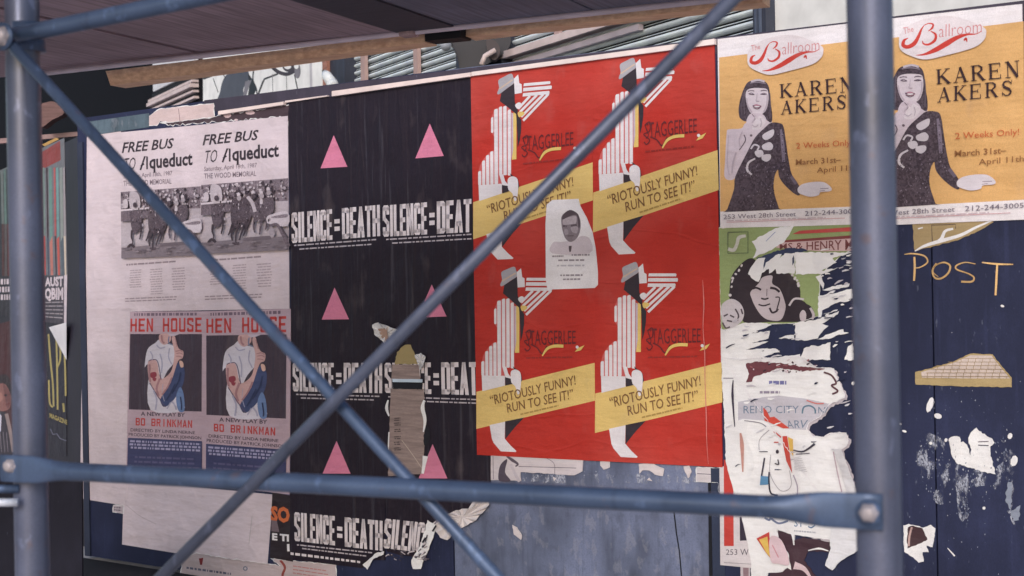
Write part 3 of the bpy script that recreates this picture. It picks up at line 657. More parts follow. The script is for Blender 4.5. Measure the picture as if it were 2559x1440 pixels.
    for x, y in ((1450, 330), (1780, 330), (1990, 300), (2110, 300), (2210, 250)): p(ellipse(x, y, 26, 34, 0, 8), 206); p(ellipse(x + 8, y + 50, 34, 40, 0, 8), r.choice((60, 200, 170)))
    for i in range(26): x = r.uniform(1250, 2480); p(ellipse(x, r.uniform(1010, 1110), r.uniform(20, 60), r.uniform(5, 11), 0, 8), r.choice((112, 150, 98)))
    T.done()
freebus('white free bus poster with racehorse photo, left one of the pair', QA1, homog(QA2, QA1), 2)
freebus('white free bus poster with racehorse photo, right one beside the black posters', QA2, None, 2.4)

# hen house posters (reference = left one)
QH1 = [(325, 779), (514, 778), (512, 1211), (315, 1196)]; QH2 = [(514, 778), (727, 772), (723, 1236), (512, 1211)]
def henhouse(label, mp, lv):
    mv = ink(190, 166, 178); T = sheet('poster', label, [(325, 779), (514, 778), (513, 1000), (512, 1211), (315, 1196), (319, 1000)], mv, lv, group='hen house play posters', mp=mp)
    H = lambda x, y: (310 + x / 3.69, 770 + y / 3.69); q = lambda *P_: [H(*p) for p in P_]
    rd = ink(196, 66, 62); dk = ink(70, 56, 70)
    T.part('lettering').block('HEN HOUSE', q((60, 98), (718, 88), (718, 222), (58, 218)), rd, SLAB, .22, True)
    T.rows(q((95, 45), (670, 40), (670, 72), (95, 76)), 1, ink(120, 100, 116), .8, 2, (1, 3), 0, 56)
    T.text('A NEW PLAY BY', q((155, 955), (562, 968), (560, 1005), (155, 992)), dk, .02)
    T.block('BO BRINKMAN', q((107, 1012), (630, 1036), (628, 1106), (107, 1082)), rd, SLAB, .2, True)
    T.text('DIRECTED BY LINDA NERINE', q((60, 1108), (655, 1136), (655, 1164), (60, 1138)), dk, .01)
    T.text('PRODUCED BY PATRICK JOHNSON', q((42, 1150), (712, 1184), (712, 1212), (42, 1180)), dk, .01)
    T.part('picture').poly(q((56, 240), (718, 240), (715, 955), (44, 935)), ink(58, 46, 58, 'black'))
    c = lambda pts, m: T.poly(catmull(q(*pts), 4), m); sk = ink(208, 168, 166); sh = ink(216, 210, 222); bl = ink(66, 76, 116)
    c([(230, 640), (300, 700), (330, 850), (380, 910), (490, 770), (520, 800), (545, 945), (245, 940)], sh)
    c([(330, 290), (400, 330), (455, 350), (480, 470), (400, 580), (350, 660), (300, 560), (215, 520), (190, 545), (215, 385), (290, 320)], sh)
    c([(332, 242), (420, 242), (430, 300), (370, 340), (325, 300)], sk)
    c([(220, 500), (262, 478), (305, 500), (338, 650), (430, 590), (460, 470), (462, 390), (440, 280), (468, 262), (502, 370), (546, 400), (540, 460), (498, 490), (450, 640), (400, 760), (335, 845), (260, 740), (225, 640)], sk)
    c([(498, 500), (556, 560), (545, 700), (470, 830), (382, 910), (335, 840), (430, 690)], bl); c([(480, 820), (515, 730), (548, 790), (556, 945), (500, 945)], ink(110, 134, 180))
    T.stroke(q((225, 490), (262, 476), (310, 495), (342, 660)), 2.2, ink(96, 84, 112), True); T.stroke(q((235, 690), (335, 850), (385, 912)), 2.2, ink(90, 80, 110), True)
    T.stroke(q((415, 262), (412, 320), (450, 340)), 3, ink(120, 130, 160), True); c([(510, 490), (540, 495), (548, 540), (522, 545)], ink(220, 180, 166))
    c([(245, 600), (290, 590), (300, 625), (270, 650), (245, 635)], ink(150, 62, 76)); c([(262, 650), (298, 645), (290, 672), (272, 672)], ink(150, 62, 76))
    T.poly(q((400, 236), (520, 236), (470, 256), (430, 262)), ink(200, 186, 200))
    shd = ink(176, 172, 196); sks = ink(172, 128, 134)
    for P_, w_ in (([(240, 400), (262, 440), (258, 480)], 3), ([(330, 420), (350, 500), (345, 600)], 3), ([(420, 370), (410, 450), (440, 520)], 3), ([(270, 760), (300, 840), (290, 940)], 4), ([(360, 700), (352, 780), (372, 860)], 1.5), ([(440, 860), (470, 900), (480, 940)], 4), ([(395, 930), (430, 870)], 3), ([(300, 340), (330, 370), (380, 360)], 3)): T.stroke(q(*P_), w_, shd, True)
    for P_, w_ in (([(330, 650), (300, 740), (320, 810)], 5), ([(440, 640), (400, 730), (350, 800)], 4), ([(480, 420), (520, 415), (540, 430)], 2), ([(475, 400), (515, 392), (538, 405)], 2), ([(480, 445), (510, 445), (535, 455)], 2), ([(345, 250), (350, 300), (370, 325)], 4), ([(235, 520), (232, 600), (240, 680)], 5), ([(470, 280), (490, 360)], 1.5)): T.stroke(q(*P_), w_, sks, True)
    for P_ in ([(520, 590), (500, 680), (440, 790)], [(470, 700), (430, 780), (390, 850)], [(520, 820), (530, 900), (528, 940)]): T.stroke(q(*P_), 3, ink(48, 56, 92), True)
    T.part('blue_panel').poly(q((36, 1196), (718, 1228), (716, 1590), (26, 1560)), ink(64, 66, 104))
    T.part('fine_print').rows(q((50, 1212), (710, 1242), (712, 1330), (44, 1300)), 3, ink(170, 164, 196), .62, 4, (1, 4), .04, 60); T.rows(q((60, 1350), (690, 1375), (690, 1500), (60, 1480)), 3, ink(96, 92, 128), .4, 5, (2, 5), .1, 50)
    T.done()
henhouse('hen house play poster with man in white shirt, left of the pair', None, 3)
henhouse('hen house play poster with man in white shirt, right of the pair', homog(QH1, QH2), 3.3)

# slogan posters: black with pink triangle
def slogan(label, outline, tri, words, quad, lines, lv, extra=None, torn=0):
    T = sheet('poster', label, outline, BLACK, lv, group='black slogan posters with pink triangles', torn=torn, seed=9)
    T.part('triangle').poly(tri, PINK)
    w = ink(226, 216, 220)
    T.part('lettering')
    # each word is set apart so the condensed heavy capitals stay legible
    a, b_ = words; f = .46 if b_ == 'DEATH' else .50
    def sub(u0, u1): return [bil(quad, u0, 1), bil(quad, u1, 1), bil(quad, u1, 0), bil(quad, u0, 0)]
    T.block(a, sub(0, f), w)
    T.poly([bil(quad, f + .025, .66), bil(quad, f + .085, .66), bil(quad, f + .085, .52), bil(quad, f + .025, .52)], w)
    T.poly([bil(quad, f + .025, .42), bil(quad, f + .085, .42), bil(quad, f + .085, .28), bil(quad, f + .025, .28)], w)
    if b_: T.block(b_, sub(f + .11, 1), w)
    T.part('fine_print')
    for i, (p, q_) in enumerate(lines):
        d = 3.6; T.rows([p, q_, (q_[0], q_[1] + d), (p[0], p[1] + d)], 1, ink(190, 180, 188), .9, 30 + i, (2, 7), 0, 70)
    if extra: extra(T)
    T.done()
slogan('black slogan poster with pink triangle, top row beside the free bus poster', [(720, 292), (722, 258), (826, 242), (951, 224), (955, 430), (957, 632), (726, 640)], [(834, 338), (868, 417), (801, 421)], ('SILENCE', 'DEATH'), [(728, 532), (949, 512), (950, 590), (729, 608)], [((735, 612), (940, 597)), ((748, 621), (928, 609))], 3)
slogan('black slogan poster with pink triangle, top row beside the red posters', [(951, 224), (1176, 190), (1181, 420), (1184, 625), (957, 634)], [(1074, 309), (1109, 390), (1038, 396)], ('SILENCE', 'DEAT'), [(956, 514), (1178, 497), (1178, 580), (957, 592)], [((965, 597), (1178, 584)), ((980, 606), (1178, 595))], 3.4)
slogan('black slogan poster with pink triangle, middle row on the left', [(726, 640), (957, 632), (960, 830), (962, 1020), (728, 1012)], [(836, 719), (872, 798), (804, 799)], ('SILENCE', 'DEATH'), [(731, 907), (955, 907), (955, 983), (732, 978)], [((740, 984), (948, 989)), ((752, 993), (934, 998))], 3.8)
slogan('black slogan poster with pink triangle, middle row, torn through by a tan strip', [(957, 634), (1184, 625), (1190, 830), (1194, 1030), (962, 1022)], [(1079, 711), (1116, 791), (1043, 794)], ('SILENCE', 'DEAT'), [(961, 907), (1192, 905), (1194, 988), (962, 982)], [((970, 990), (1190, 997)), ((985, 999), (1190, 1006))], 4.2)
def ex31(T): T.part('fine_print'); T.rows([(726, 1380), (900, 1402), (900, 1408), (726, 1387)], 1, w2, .9, 41, (2, 3), 0, 44)
w2 = ink(226, 216, 220)
slogan('black slogan poster with pink triangle, lowest row on the left', [(728, 1012), (962, 1020), (962, 1180), (962, 1400), (930, 1400), (905, 1420), (724, 1398)], [(841, 1102), (876, 1184), (806, 1184)], ('SILENCE', 'DEATH'), [(735, 1280), (956, 1302), (956, 1377), (736, 1352)], [((742, 1360), (930, 1380)), ((755, 1369), (915, 1388))], 3.6, ex31)
slogan('black slogan poster with crumpled torn foot, lowest row on the right', [(962, 1022), (1194, 1030), (1196, 1135), (1226, 1138), (1226, 1250), (1195, 1262), (1160, 1280), (1112, 1290), (1092, 1308), (1068, 1345), (1048, 1392), (1000, 1388), (966, 1378), (962, 1200)], [(1081, 1110), (1118, 1196), (1046, 1196)], ('SILENC', ''), [(962, 1296), (1165, 1318), (1150, 1392), (958, 1370)], [], 4, torn=0)
# crumple of the torn foot: raised paper folds
T = Thing('paper_flap', 'crumpled torn poster flaps hanging at the foot of the black posters', 'torn paper', WALL, .008)
T.part('fold:a').poly(rough([(1068, 1300), (1094, 1312), (1080, 1350), (1062, 1395), (1052, 1422), (1032, 1422), (1028, 1400), (1052, 1360)], 1.5, 6, 2), TORN, lifts=None, off=.012)
T.part('fold:b').poly(rough([(906, 1412), (920, 1400), (940, 1382), (960, 1378), (958, 1386), (932, 1398), (918, 1424)], 1, 5, 3), TORN, off=.014)
T.part('crumple'); r = random.Random(8)
for i in range(26):
    x = 962 + r.uniform(0, 100); y = 1376 + r.uniform(-4, 20) + (x - 962) * .06
    T.stroke([(x, y), (x + r.uniform(5, 14), y + r.uniform(-8, 8))], r.uniform(1.5, 4), ink(*r.choice(((200, 190, 196), (110, 102, 112), (50, 44, 54)))), off=.012 + r.uniform(0, .01))
for i in range(16):
    x = 1050 + r.uniform(0, 50); y = 1380 - (x - 1050) * 2.0 + r.uniform(-14, 14)
    T.stroke([(x, y), (x + r.uniform(3, 12), y - r.uniform(3, 16))], r.uniform(2, 5), ink(*r.choice(((210, 200, 206), (60, 52, 64), (40, 36, 46), (150, 142, 152)))), off=.012 + r.uniform(0, .012))
T.done()
def flap(label, pts, m, lifts, sub=None, name='paper_flap', seed=3, cat='torn paper'):
    T = Thing(name, label, cat, WALL, .006)
    c = (sum(p[0] for p in pts) / len(pts), sum(p[1] for p in pts) / len(pts)); n = len(pts)
    # fan with a raised centre so the flap catches light
    Q = [T.P(p, .006 + lifts[i % len(lifts)]) for i, p in enumerate(pts)]; T.cur['v'] += Q + [T.P(c, .012)]
    for i in range(n): T._face([i, (i + 1) % n, n], m)
    if sub: sub(T)
    T.done()
flap('white torn flap curling off the black posters above the tan strip', rough([(930, 812), (945, 806), (962, 812), (975, 818), (1000, 826), (1010, 832), (1000, 850), (985, 866), (972, 866), (955, 852), (935, 836)], 1.4, 6), TORN, [.004, .02, .03],
     lambda T: T.part('fold').poly([(944, 822), (966, 820), (972, 858), (955, 846)], ink(170, 140, 124), off=.022))
flap('torn cream flap with two points below the red posters, beside the diagonal brace', rough([(1090, 1300), (1115, 1285), (1140, 1275), (1185, 1268), (1188, 1244), (1208, 1250), (1224, 1242), (1222, 1262), (1190, 1300), (1160, 1316), (1140, 1330), (1118, 1350), (1100, 1344), (1086, 1326)], 1.3, 7, 5), ink(224, 216, 216), [.003, .01, .02])
flap('small white torn flap right of the tan strip', rough([(1036, 888), (1052, 882), (1064, 892), (1058, 912), (1050, 925), (1042, 905)], 1, 5), TORN, [.004, .02])
# tan strip
T = Thing('board_strip', 'tan cardboard strip showing through the torn black posters', 'board', WALL, .006)
tan = mat('tan_card', C(150, 132, 128), .75, 'wood')
T.part('upper_piece').poly(rough([(1012, 862), (1026, 862), (1036, 884), (1046, 904), (1044, 910), (986, 910), (992, 880)], 1.2, 6), ink(168, 150, 104), thick=.004)
T.part('middle_piece').poly([(980, 911), (1046, 912), (1050, 948), (978, 948)], tan, thick=.004)
T.part('metal_glint').poly([(980, 947), (1054, 948), (1054, 956), (981, 955)], mat('glint_pale', C(200, 216, 232), .3, 'flat'), off=.013, thick=.006)  # pale strip paints a glint of metal in flat colour
T.part('gap').poly([(981, 955), (1056, 956), (1055, 973), (982, 972)], ink(20, 18, 28), off=.008)  # black strip paints the shadow beside the glint
T.part('lower_piece').poly(rough([(976, 972), (1058, 973), (1062, 1040), (1060, 1120), (1058, 1184), (970, 1190), (972, 1100), (974, 1030)], 1.0, 9), tan, thick=.004)
T.part('torn_edge').stroke([(1060, 1000), (1056, 1020), (1062, 1050), (1058, 1080)], [4, 10, 8, 3], TORN, True); T.stroke([(970, 1000), (966, 1020), (972, 1040)], [3, 8, 3], TORN, True); T.stroke([(972, 1080), (970, 1130)], 3, TORN); T.stroke([(1063, 1140), (1060, 1160), (1056, 1184)], [14, 9, 6], TORN, True)
T.part('stamped_mark')
for y in (1044, 1056, 1072, 1090, 1104, 1118): T.rows([(984, y), (1002, y - 2), (1002, y + 9), (984, y + 9)], 2, ink(92, 78, 80), .6, int(y), (3, 9), .1, 12)
T.part('tear_hole').poly(rough(ellipse(1066, 1090, 8, 26, .1, 12), 2, 5), ink(24, 20, 30)); T.stroke([(1004, 1100), (1030, 1135), (1054, 1170)], 1.2, ink(206, 190, 176), True)
T.done()

# red posters (reference = lower right one)
R22 = [(1483, 652), (1797, 638), (1805, 1168), (1488, 1152)]; R12 = [(1478, 150), (1785, 112), (1797, 638), (1483, 652)]
R21 = [(1184, 663), (1483, 652), (1488, 1152), (1192, 1137)]; R11 = [(1176, 190), (1478, 150), (1483, 652), (1184, 663)]
def redposter(label, Q, lv):
    mp = homog(R22, Q) if Q is not R22 else None
    T = sheet('poster', label, R22[:2] + [(1801, 900)] + R22[2:] + [(1486, 900)], RED, lv, group='red theatre posters with striped figure', mp=mp)
    F = lambda x, y: (1480 + x / 2.667, 640 + y / 2.667); q = lambda *P_: [F(*p) for p in P_]
    w = ink(230, 224, 228); k = ink(54, 44, 52); y_ = ink(228, 196, 112); gy = ink(172, 168, 176)
    T.part('banner').poly(q((20, 917), (862, 707), (868, 975), (18, 1180)), YEL)
    T.part('figure/legs')
    cv = lambda pts, m: T.poly(catmull(q(*pts), 3), m)
    T.poly(q((112, 1152), (222, 1128), (219, 1250), (262, 1300), (302, 1338), (296, 1345), (190, 1340), (140, 1280), (128, 1252)), w)
    T.poly(q((222, 1126), (358, 1098), (290, 1170), (222, 1255)), k)
    T.poly(q((58, 796), (222, 803), (222, 872), (150, 890), (62, 912)), w)
    T.part('figure/jacket')
    T.poly(q((58, 800), (58, 712), (70, 660), (86, 632), (112, 598), (140, 572), (170, 562), (170, 470), (150, 436), (150, 335), (170, 285), (205, 265), (258, 262), (288, 292), (288, 745), (226, 748), (226, 802)), ink(206, 98, 96))
    for a, b_, t, e in ((56, 79, 700, 802), (84, 107, 628, 802), (112, 136, 592, 802), (141, 165, 568, 802), (170, 197, 275, 802), (203, 227, 262, 745), (233, 258, 260, 745), (264, 288, 288, 750), (148, 166, 330, 440)):
        b_ -= 1.5; T.poly(q((a, t + 10), (a + 5, t + 2), (b_ - 4, t), (b_, t + 6), (b_, e - 6), (b_ - 4, e), (a + 4, e), (a, e - 6)), w)
    T.poly(q((290, 310), (303, 318), (303, 560), (290, 640)), ink(200, 180, 196)); T.poly(q((303, 312), (326, 318), (324, 640), (292, 640), (303, 560)), y_)
    T.poly(q((322, 310), (336, 330), (360, 370), (358, 440), (348, 510), (334, 560), (329, 420)), k)
    T.part('figure/head').poly(q((220, 168), (312, 108), (314, 240), (336, 300), (330, 330), (262, 268), (210, 225)), k)
    T.part('figure/hat')
    cv([(200, 80), (240, 58), (290, 40), (305, 70), (312, 104), (260, 140), (205, 176), (192, 165), (205, 130)], gy); T.stroke(q((206, 140), (300, 84)), 3.4, ink(206, 180, 160))
    T.part('figure/arm').poly(q((308, 78), (338, 50), (346, 112), (362, 120), (364, 180), (314, 184)), w)
    for a, b_, c_, d_ in ((374, 562, 116, 136), (370, 572, 147, 171), (368, 556, 183, 206)): T.poly(q((a + 4, c_), (b_ - 5, c_), (b_, c_ + 7), (b_ - 3, d_), (a, d_)), w)
    for P_ in ([(420, 206), (338, 288)], [(468, 204), (350, 312)], [(512, 204), (358, 346)], [(548, 204), (372, 374)]): T.stroke(q(*P_), 6.4, w)
    cv([(316, 262), (340, 244), (358, 256), (336, 290)], w); cv([(336, 312), (372, 312), (380, 330), (344, 348)], y_)
    T.part('figure/hand').poly(q((204, 738), (232, 738), (244, 785), (268, 818), (255, 826), (226, 815)), w)
    T.poly(q((222, 812), (262, 822), (285, 858), (224, 872)), k); T.poly(q((278, 735), (302, 756), (336, 785), (344, 832), (334, 850), (300, 790)), k)
    cv([(268, 768), (300, 758), (332, 782), (336, 850), (326, 922), (310, 932), (296, 880), (268, 850), (262, 800)], w)
    T.part('lettering'); br = ink(128, 92, 58)
    T.text('“RIOTOUSLY FUNNY!', q((112, 944), (718, 796), (724, 862), (122, 1012)), br, .005)
    T.text('RUN TO SEE IT!”', q((232, 1000), (702, 893), (706, 962), (240, 1064)), br, .005)
    T.rows(q((330, 1070), (600, 1006), (602, 1018), (332, 1082)), 1, ink(176, 146, 84), .9, 3, (2, 6), 0, 50)
    dk = ink(104, 36, 40)
    T.text('STAGGERLEE', q((368, 482), (722, 482), (722, 575), (372, 590)), dk, .0)
    T.stroke(q((366, 500), (400, 480), (400, 540), (360, 560), (400, 600), (380, 628), (362, 610)), 3, dk, True); T.stroke(q((405, 580), (450, 605), (485, 645), (520, 590)), 3.5, dk, True)
    T.stroke(q((486, 662), (520, 612), (570, 592), (636, 592)), [3, 7, 8, 8], y_, True); T.poly(q((716, 632), (732, 612), (724, 588), (750, 600), (786, 584), (760, 620)), y_); T.ell(*F(733, 598), 4, 4, w)
    T.part('fine_print').rows(q((370, 668), (700, 662), (700, 676), (370, 684)), 1, ink(150, 46, 40), .7, 6, (2, 6), 0, 50)
    if Q is R22 or Q is R12:
        T.part('tear_line').stroke([(1756 + dx, y) for dx, y in zip((0, 3, 1, 5, 6, 9, 10, 14), (700, 760, 820, 880, 960, 1040, 1100, 1160))], [1, 3, 1.5, 2.5, 1.5, 2.5, 1.5, 1], ink(214, 130, 126), True) if Q is R22 else None
    T.done()
redposter('red theatre poster with striped figure, upper left of the four', R11, 5)
redposter('red theatre poster with striped figure, upper right of the four under the brace', R12, 5.4)
redposter('red theatre poster with striped figure, lower left of the four', R21, 5.8)
redposter('red theatre poster with striped figure, lower right of the four', R22, 6.2)

# portrait leaflet
T = sheet('leaflet', 'white leaflet with small portrait of a man pasted over the red posters', [(1366, 512), (1380, 500), (1445, 497), (1450, 516), (1466, 545), (1480, 580), (1488, 620), (1494, 680), (1494, 712), (1486, 720), (1368, 724), (1364, 700), (1363, 560)], WHITE2, 7.5, 'leaflet')
Q5 = lambda x, y: (1360 + x / 6, 490 + y / 6); e = lambda P_, c: T.poly(catmull([Q5(*p) for p in P_], 4), ink(c, c - 12, c - 4, 'photo' if c < 200 else 'paper'))
T.part('portrait'); e([(130, 700), (250, 690), (330, 680), (440, 670), (560, 600), (690, 650), (680, 860), (120, 860)], 212)
e([(255, 380), (270, 290), (380, 210), (480, 250), (535, 340), (545, 480), (500, 620), (400, 690), (320, 640), (275, 520)], 142); e([(280, 360), (300, 340), (470, 300), (480, 400), (440, 420), (290, 430)], 190)
e([(270, 350), (285, 280), (380, 212), (470, 240), (520, 300), (540, 420), (515, 480), (490, 300), (400, 295), (300, 345)], 84); e([(400, 470), (500, 460), (490, 560), (420, 540)], 176); e([(300, 500), (350, 500), (360, 570), (310, 580)], 170)
T.stroke([Q5(280, 450), Q5(340, 455)], 5, ink(92, 80, 88)); T.stroke([Q5(400, 445), Q5(490, 435)], 5, ink(96, 84, 92)); T.stroke([Q5(350, 600), Q5(440, 595)], 3, ink(110, 96, 104)); e([(370, 740), (410, 740), (400, 830), (375, 830)], 84); e([(350, 700), (400, 690), (420, 740), (360, 745)], 220)
T.part('lettering'); gl = ink(150, 140, 150)
for y, a, b_ in ((905, 120, 290), (885, 410, 680), (965, 210, 600), (1045, 190, 620), (1190, 240, 575), (1250, 280, 540)): T.rows([Q5(a, y - 14), Q5(b_, y - 20), Q5(b_, y + 12), Q5(a, y + 14)], 1, gl if y != 1045 else ink(190, 186, 196), .8, y, (2, 5), 0, 24)
T.done()

# orange concert posters (reference = left one)
K1 = [(1793, 98), (2160, 53), (2170, 560), (1800, 570)]; K2 = [(2160, 53), (2582, 1), (2592, 547), (2170, 564)]
def orange(label, mp, lv, clip):
    T = sheet('poster', label, clip, ink(234, 228, 232), lv, group='orange concert posters of a woman in black', mp=None)
    T.m = mp; Kc = lambda x, y: (1800 + x / 3.79, 180 + y / 3.79); q = lambda *P_: [Kc(*p) for p in P_]; c = lambda P_, m: T.poly(catmull(q(*P_), 4), m)
    xr = 2166 if not mp else 2139
    T.part('orange_field').poly([(1797, 144), (xr, 98 if not mp else 101), (xr + 6 if not mp else xr + 4, 515), (1800, 529)], ORANGE)
    T.part('picture'); hr = ink(60, 48, 58, 'photo'); sk = ink(206, 192, 202); dr = ink(62, 50, 60, 'photo'); fw = ink(206, 198, 206)
    c([(60, 590), (80, 545), (200, 535), (250, 480), (440, 460), (490, 480), (380, 580), (330, 640), (250, 780), (150, 990), (90, 1025), (40, 990), (45, 850)], sk)
    c([(180, 420), (174, 340), (200, 220), (250, 110), (310, 82), (420, 90), (462, 150), (472, 260), (492, 400), (480, 480), (400, 440), (250, 470), (195, 445)], hr); T.stroke(q((290, 92), (360, 76), (420, 92)), 5, ink(190, 180, 190), True)
    c([(240, 210), (265, 165), (340, 150), (430, 158), (455, 200), (452, 300), (420, 380), (350, 412), (290, 390), (252, 310)], ink(212, 200, 208)); c([(280, 400), (400, 400), (440, 480), (370, 540), (250, 510)], sk)
    c([(320, 470), (330, 425), (350, 445), (375, 412), (430, 460), (380, 540), (300, 540)], ink(216, 206, 212)); T.stroke(q((268, 208), (295, 200), (322, 215)), 2, ink(120, 104, 118), True); T.stroke(q((380, 214), (410, 202), (440, 212)), 2, ink(120, 104, 118), True)
    T.stroke(q((262, 180), (320, 176)), 1.6, ink(150, 134, 146)); T.stroke(q((385, 176), (440, 178)), 1.6, ink(150, 134, 146)); c([(305, 325), (345, 305), (392, 328), (350, 346)], ink(178, 130, 146)); T.stroke(q((318, 326), (380, 326)), 1.5, WHITE2); T.stroke(q((340, 275), (368, 278)), 1.5, ink(150, 132, 144))
    T.stroke(q((224, 595), (238, 650), (180, 740)), 2.5, ink(96, 80, 92), True); T.ell(*Kc(292, 602), 3.2, 3, ink(110, 94, 104)); T.stroke(q((300, 400), (330, 440), (310, 470)), 1.8, ink(120, 104, 116), True)
    T.poly(catmull(q((480, 482), (560, 484), (600, 520), (625, 680), (650, 850), (680, 975), (745, 1075), (752, 1168), (690, 1145), (600, 1060), (556, 990), (545, 925), (512, 1000), (508, 1130), (555, 1290), (552, 1302), (60, 1326), (66, 1300), (130, 1110), (142, 990), (250, 770), (330, 620), (420, 530)), 3), dr)
    c([(400, 600), (440, 570), (505, 545), (500, 605), (440, 645), (405, 630)], fw); c([(420, 680), (470, 665), (500, 700), (480, 740), (410, 735), (395, 700)], fw); c([(330, 750), (390, 740), (410, 780), (370, 810), (335, 790)], fw); c([(400, 790), (470, 780), (478, 820), (440, 850), (395, 830)], fw); T.stroke(q((290, 730), (320, 690), (365, 705), (350, 740)), 4, fw, True)
    fk = ink(92, 76, 90); gk = ink(184, 170, 182)
    for P_, w_ in (([(262, 186), (290, 176), (322, 182)], 1.6), ([(382, 182), (412, 172), (442, 180)], 1.6), ([(272, 208), (298, 214), (322, 212)], 2.2), ([(384, 210), (412, 212), (438, 208)], 2.2), ([(308, 318), (345, 336), (386, 322)], 2.4), ([(312, 338), (348, 352), (380, 338)], 1.6)): T.stroke(q(*P_), w_, fk, True)
    for P_, w_ in (([(350, 200), (344, 250), (338, 274), (360, 282)], 1.6), ([(250, 250), (262, 320), (300, 385)], 3), ([(445, 220), (440, 310), (410, 380)], 3), ([(330, 410), (320, 450), (300, 480)], 3), ([(300, 500), (330, 520), (360, 500)], 2), ([(78, 600), (72, 720), (66, 860), (84, 980)], 2), ([(210, 560), (180, 640), (190, 720)], 3), ([(150, 760), (120, 860), (110, 960)], 4), ([(380, 440), (390, 480), (380, 520)], 2), ([(780, 1080), (840, 1070), (900, 1078)], 1.5), ([(760, 1140), (850, 1165), (920, 1150)], 2)): T.stroke(q(*P_), w_, gk, True)
    for P_, w_, c_ in (([(215, 240), (200, 330), (205, 420)], 3, 96), ([(235, 170), (225, 260), (228, 400)], 2, 110), ([(468, 200), (474, 300), (470, 440)], 2.4, 100), ([(440, 420), (450, 460)], 3, 92), ([(280, 108), (350, 98), (430, 112)], 3, 132), ([(190, 300), (184, 380), (196, 430)], 1.6, 90)): T.stroke(q(*P_), w_, ink(c_, c_ - 12, c_), True)
    T.stroke(q((322, 328), (345, 333), (374, 328)), 1.4, WHITE2, True); T.stroke(q((268, 150), (330, 140), (420, 148)), 2.2, hr, True)
    T.stroke(q((330, 820), (268, 860), (256, 930), (298, 972)), [4, 5, 6, 4], fw, True); T.stroke(q((575, 545), (592, 700), (600, 850)), [5, 9, 7], ink(126, 114, 132), True); T.stroke(q((670, 990), (720, 1060)), 8, ink(110, 98, 114)); r = random.Random(2)
    for i in range(22): x, y = r.uniform(190, 500), r.uniform(880, 1290); T.stroke([Kc(x, y), Kc(x + r.uniform(-18, 18), y + 24)], 1.4, ink(104, 92, 104))
    for i in range(150):
        if i % 3: x = r.uniform(180, 510); y = r.uniform(830, 1300)
        else:
            t_ = r.random(); x = 570 + 50 * t_ + r.gauss(0, 12) + (60 * max(0, t_ - .8) / .2); y = 530 + 520 * t_
        if x > 110 + (1310 - y) * .28 and not (y < 900 and x < 240): T.stroke([Kc(x, y), Kc(x + r.uniform(-5, 5), y + r.uniform(5, 14))], r.uniform(.8, 2.2), ink(*r.choice(((128, 116, 132), (96, 84, 98), (160, 148, 164), (40, 32, 42)))), off=T.base + .0046)
    c([(735, 1100), (780, 1062), (880, 1042), (985, 1046), (1052, 1098), (1040, 1130), (950, 1138), (930, 1168), (850, 1182), (775, 1162), (738, 1140)], ink(216, 208, 216)); T.stroke(q((945, 1106), (1025, 1102)), 1.8, ink(140, 128, 142)); T.stroke(q((940, 1128), (990, 1122)), 1.5, ink(150, 136, 150))
    T.part('lettering'); dk = ink(58, 36, 42)
    T.serif('KAREN', q((558, 118), (1250, 42), (1256, 186), (562, 246)), dk); T.serif('AKERS', q((575, 278), (1204, 212), (1206, 348), (572, 404)), dk)
    rd = ink(206, 106, 62); bn = ink(150, 102, 62)
    T.text('2 Weeks Only!', q((720, 672), (1250, 640), (1250, 695), (720, 728)), rd, .0); T.text('March 31st–', q((715, 828), (1142, 802), (1142, 856), (715, 882)), bn, .01); T.text('April 11th', q((915, 905), (1290, 878), (1290, 930), (915, 956)), bn, .0)
    T.text('253 West 28th Street', q((30, 1352), (716, 1322), (716, 1366), (30, 1396)), ink(128, 118, 130), 0); T.text('212-244-3005', q((800, 1318), (1290, 1296), (1290, 1340), (800, 1364)), ink(118, 108, 122), 0)
    T.stroke(q((60, 1424), (1180, 1384)), 1.2, ink(206, 140, 146)); T.rows(q((60, 1404), (1000, 1372), (1000, 1384), (60, 1416)), 1, ink(200, 176, 184), .6, 4, (2, 6), 0, 70)
    T.part('logo'); Lq = lambda x, y: (1860 + x / 9, 60 + y / 9); l = lambda P_, w, m: T.stroke([Lq(*p) for p in P_], [v / 9 for v in w], m, True)
    T.poly(catmull([Lq(*p) for p in ((70, 760), (130, 560), (500, 330), (1100, 250), (1700, 470), (1775, 640), (1700, 790), (1500, 920), (1000, 1060), (600, 1145), (330, 1080), (110, 950))], 5), ink(224, 214, 218))
    rr = ink(200, 62, 52); rp = ink(206, 130, 134)
    l([(250, 700), (170, 750), (155, 850), (250, 880), (370, 810), (450, 670), (500, 540), (560, 440)], [10, 55, 78, 80, 85, 62, 40, 10], rr)
    l([(560, 440), (650, 400), (735, 420), (715, 500), (640, 560)], [14, 20, 36, 40, 12], rr); l([(690, 560), (785, 630), (770, 750), (650, 835), (550, 820), (530, 760)], [16, 46, 56, 44, 34, 10], rr)
    l([(400, 1055), (560, 1040), (780, 950), (1000, 820), (1200, 700), (1400, 635), (1580, 625), (1690, 560)], [6, 40, 96, 112, 86, 44, 18, 10], rr); l([(1340, 760), (1380, 720), (1400, 790)], [30, 50, 10], rr)
    T.text('allroom', [Lq(855, 430), Lq(1690, 330), Lq(1690, 590), Lq(850, 690)], rp, -.012); T.text('The', [Lq(150, 480), Lq(350, 450), Lq(360, 560), Lq(160, 620)], rp, 0)
    T.done()
orange('orange concert poster of a woman in black dress, left of the thick post', None, 6.0, [(1793, 98), (2162, 54), (2172, 560), (1980, 566), (1800, 570)])
orange('orange concert poster of a woman in black dress, right of the thick post', homog(K1, K2), 5.6, [(2160, 54), (2554, 10), (2562, 549), (2360, 557), (2170, 565)])

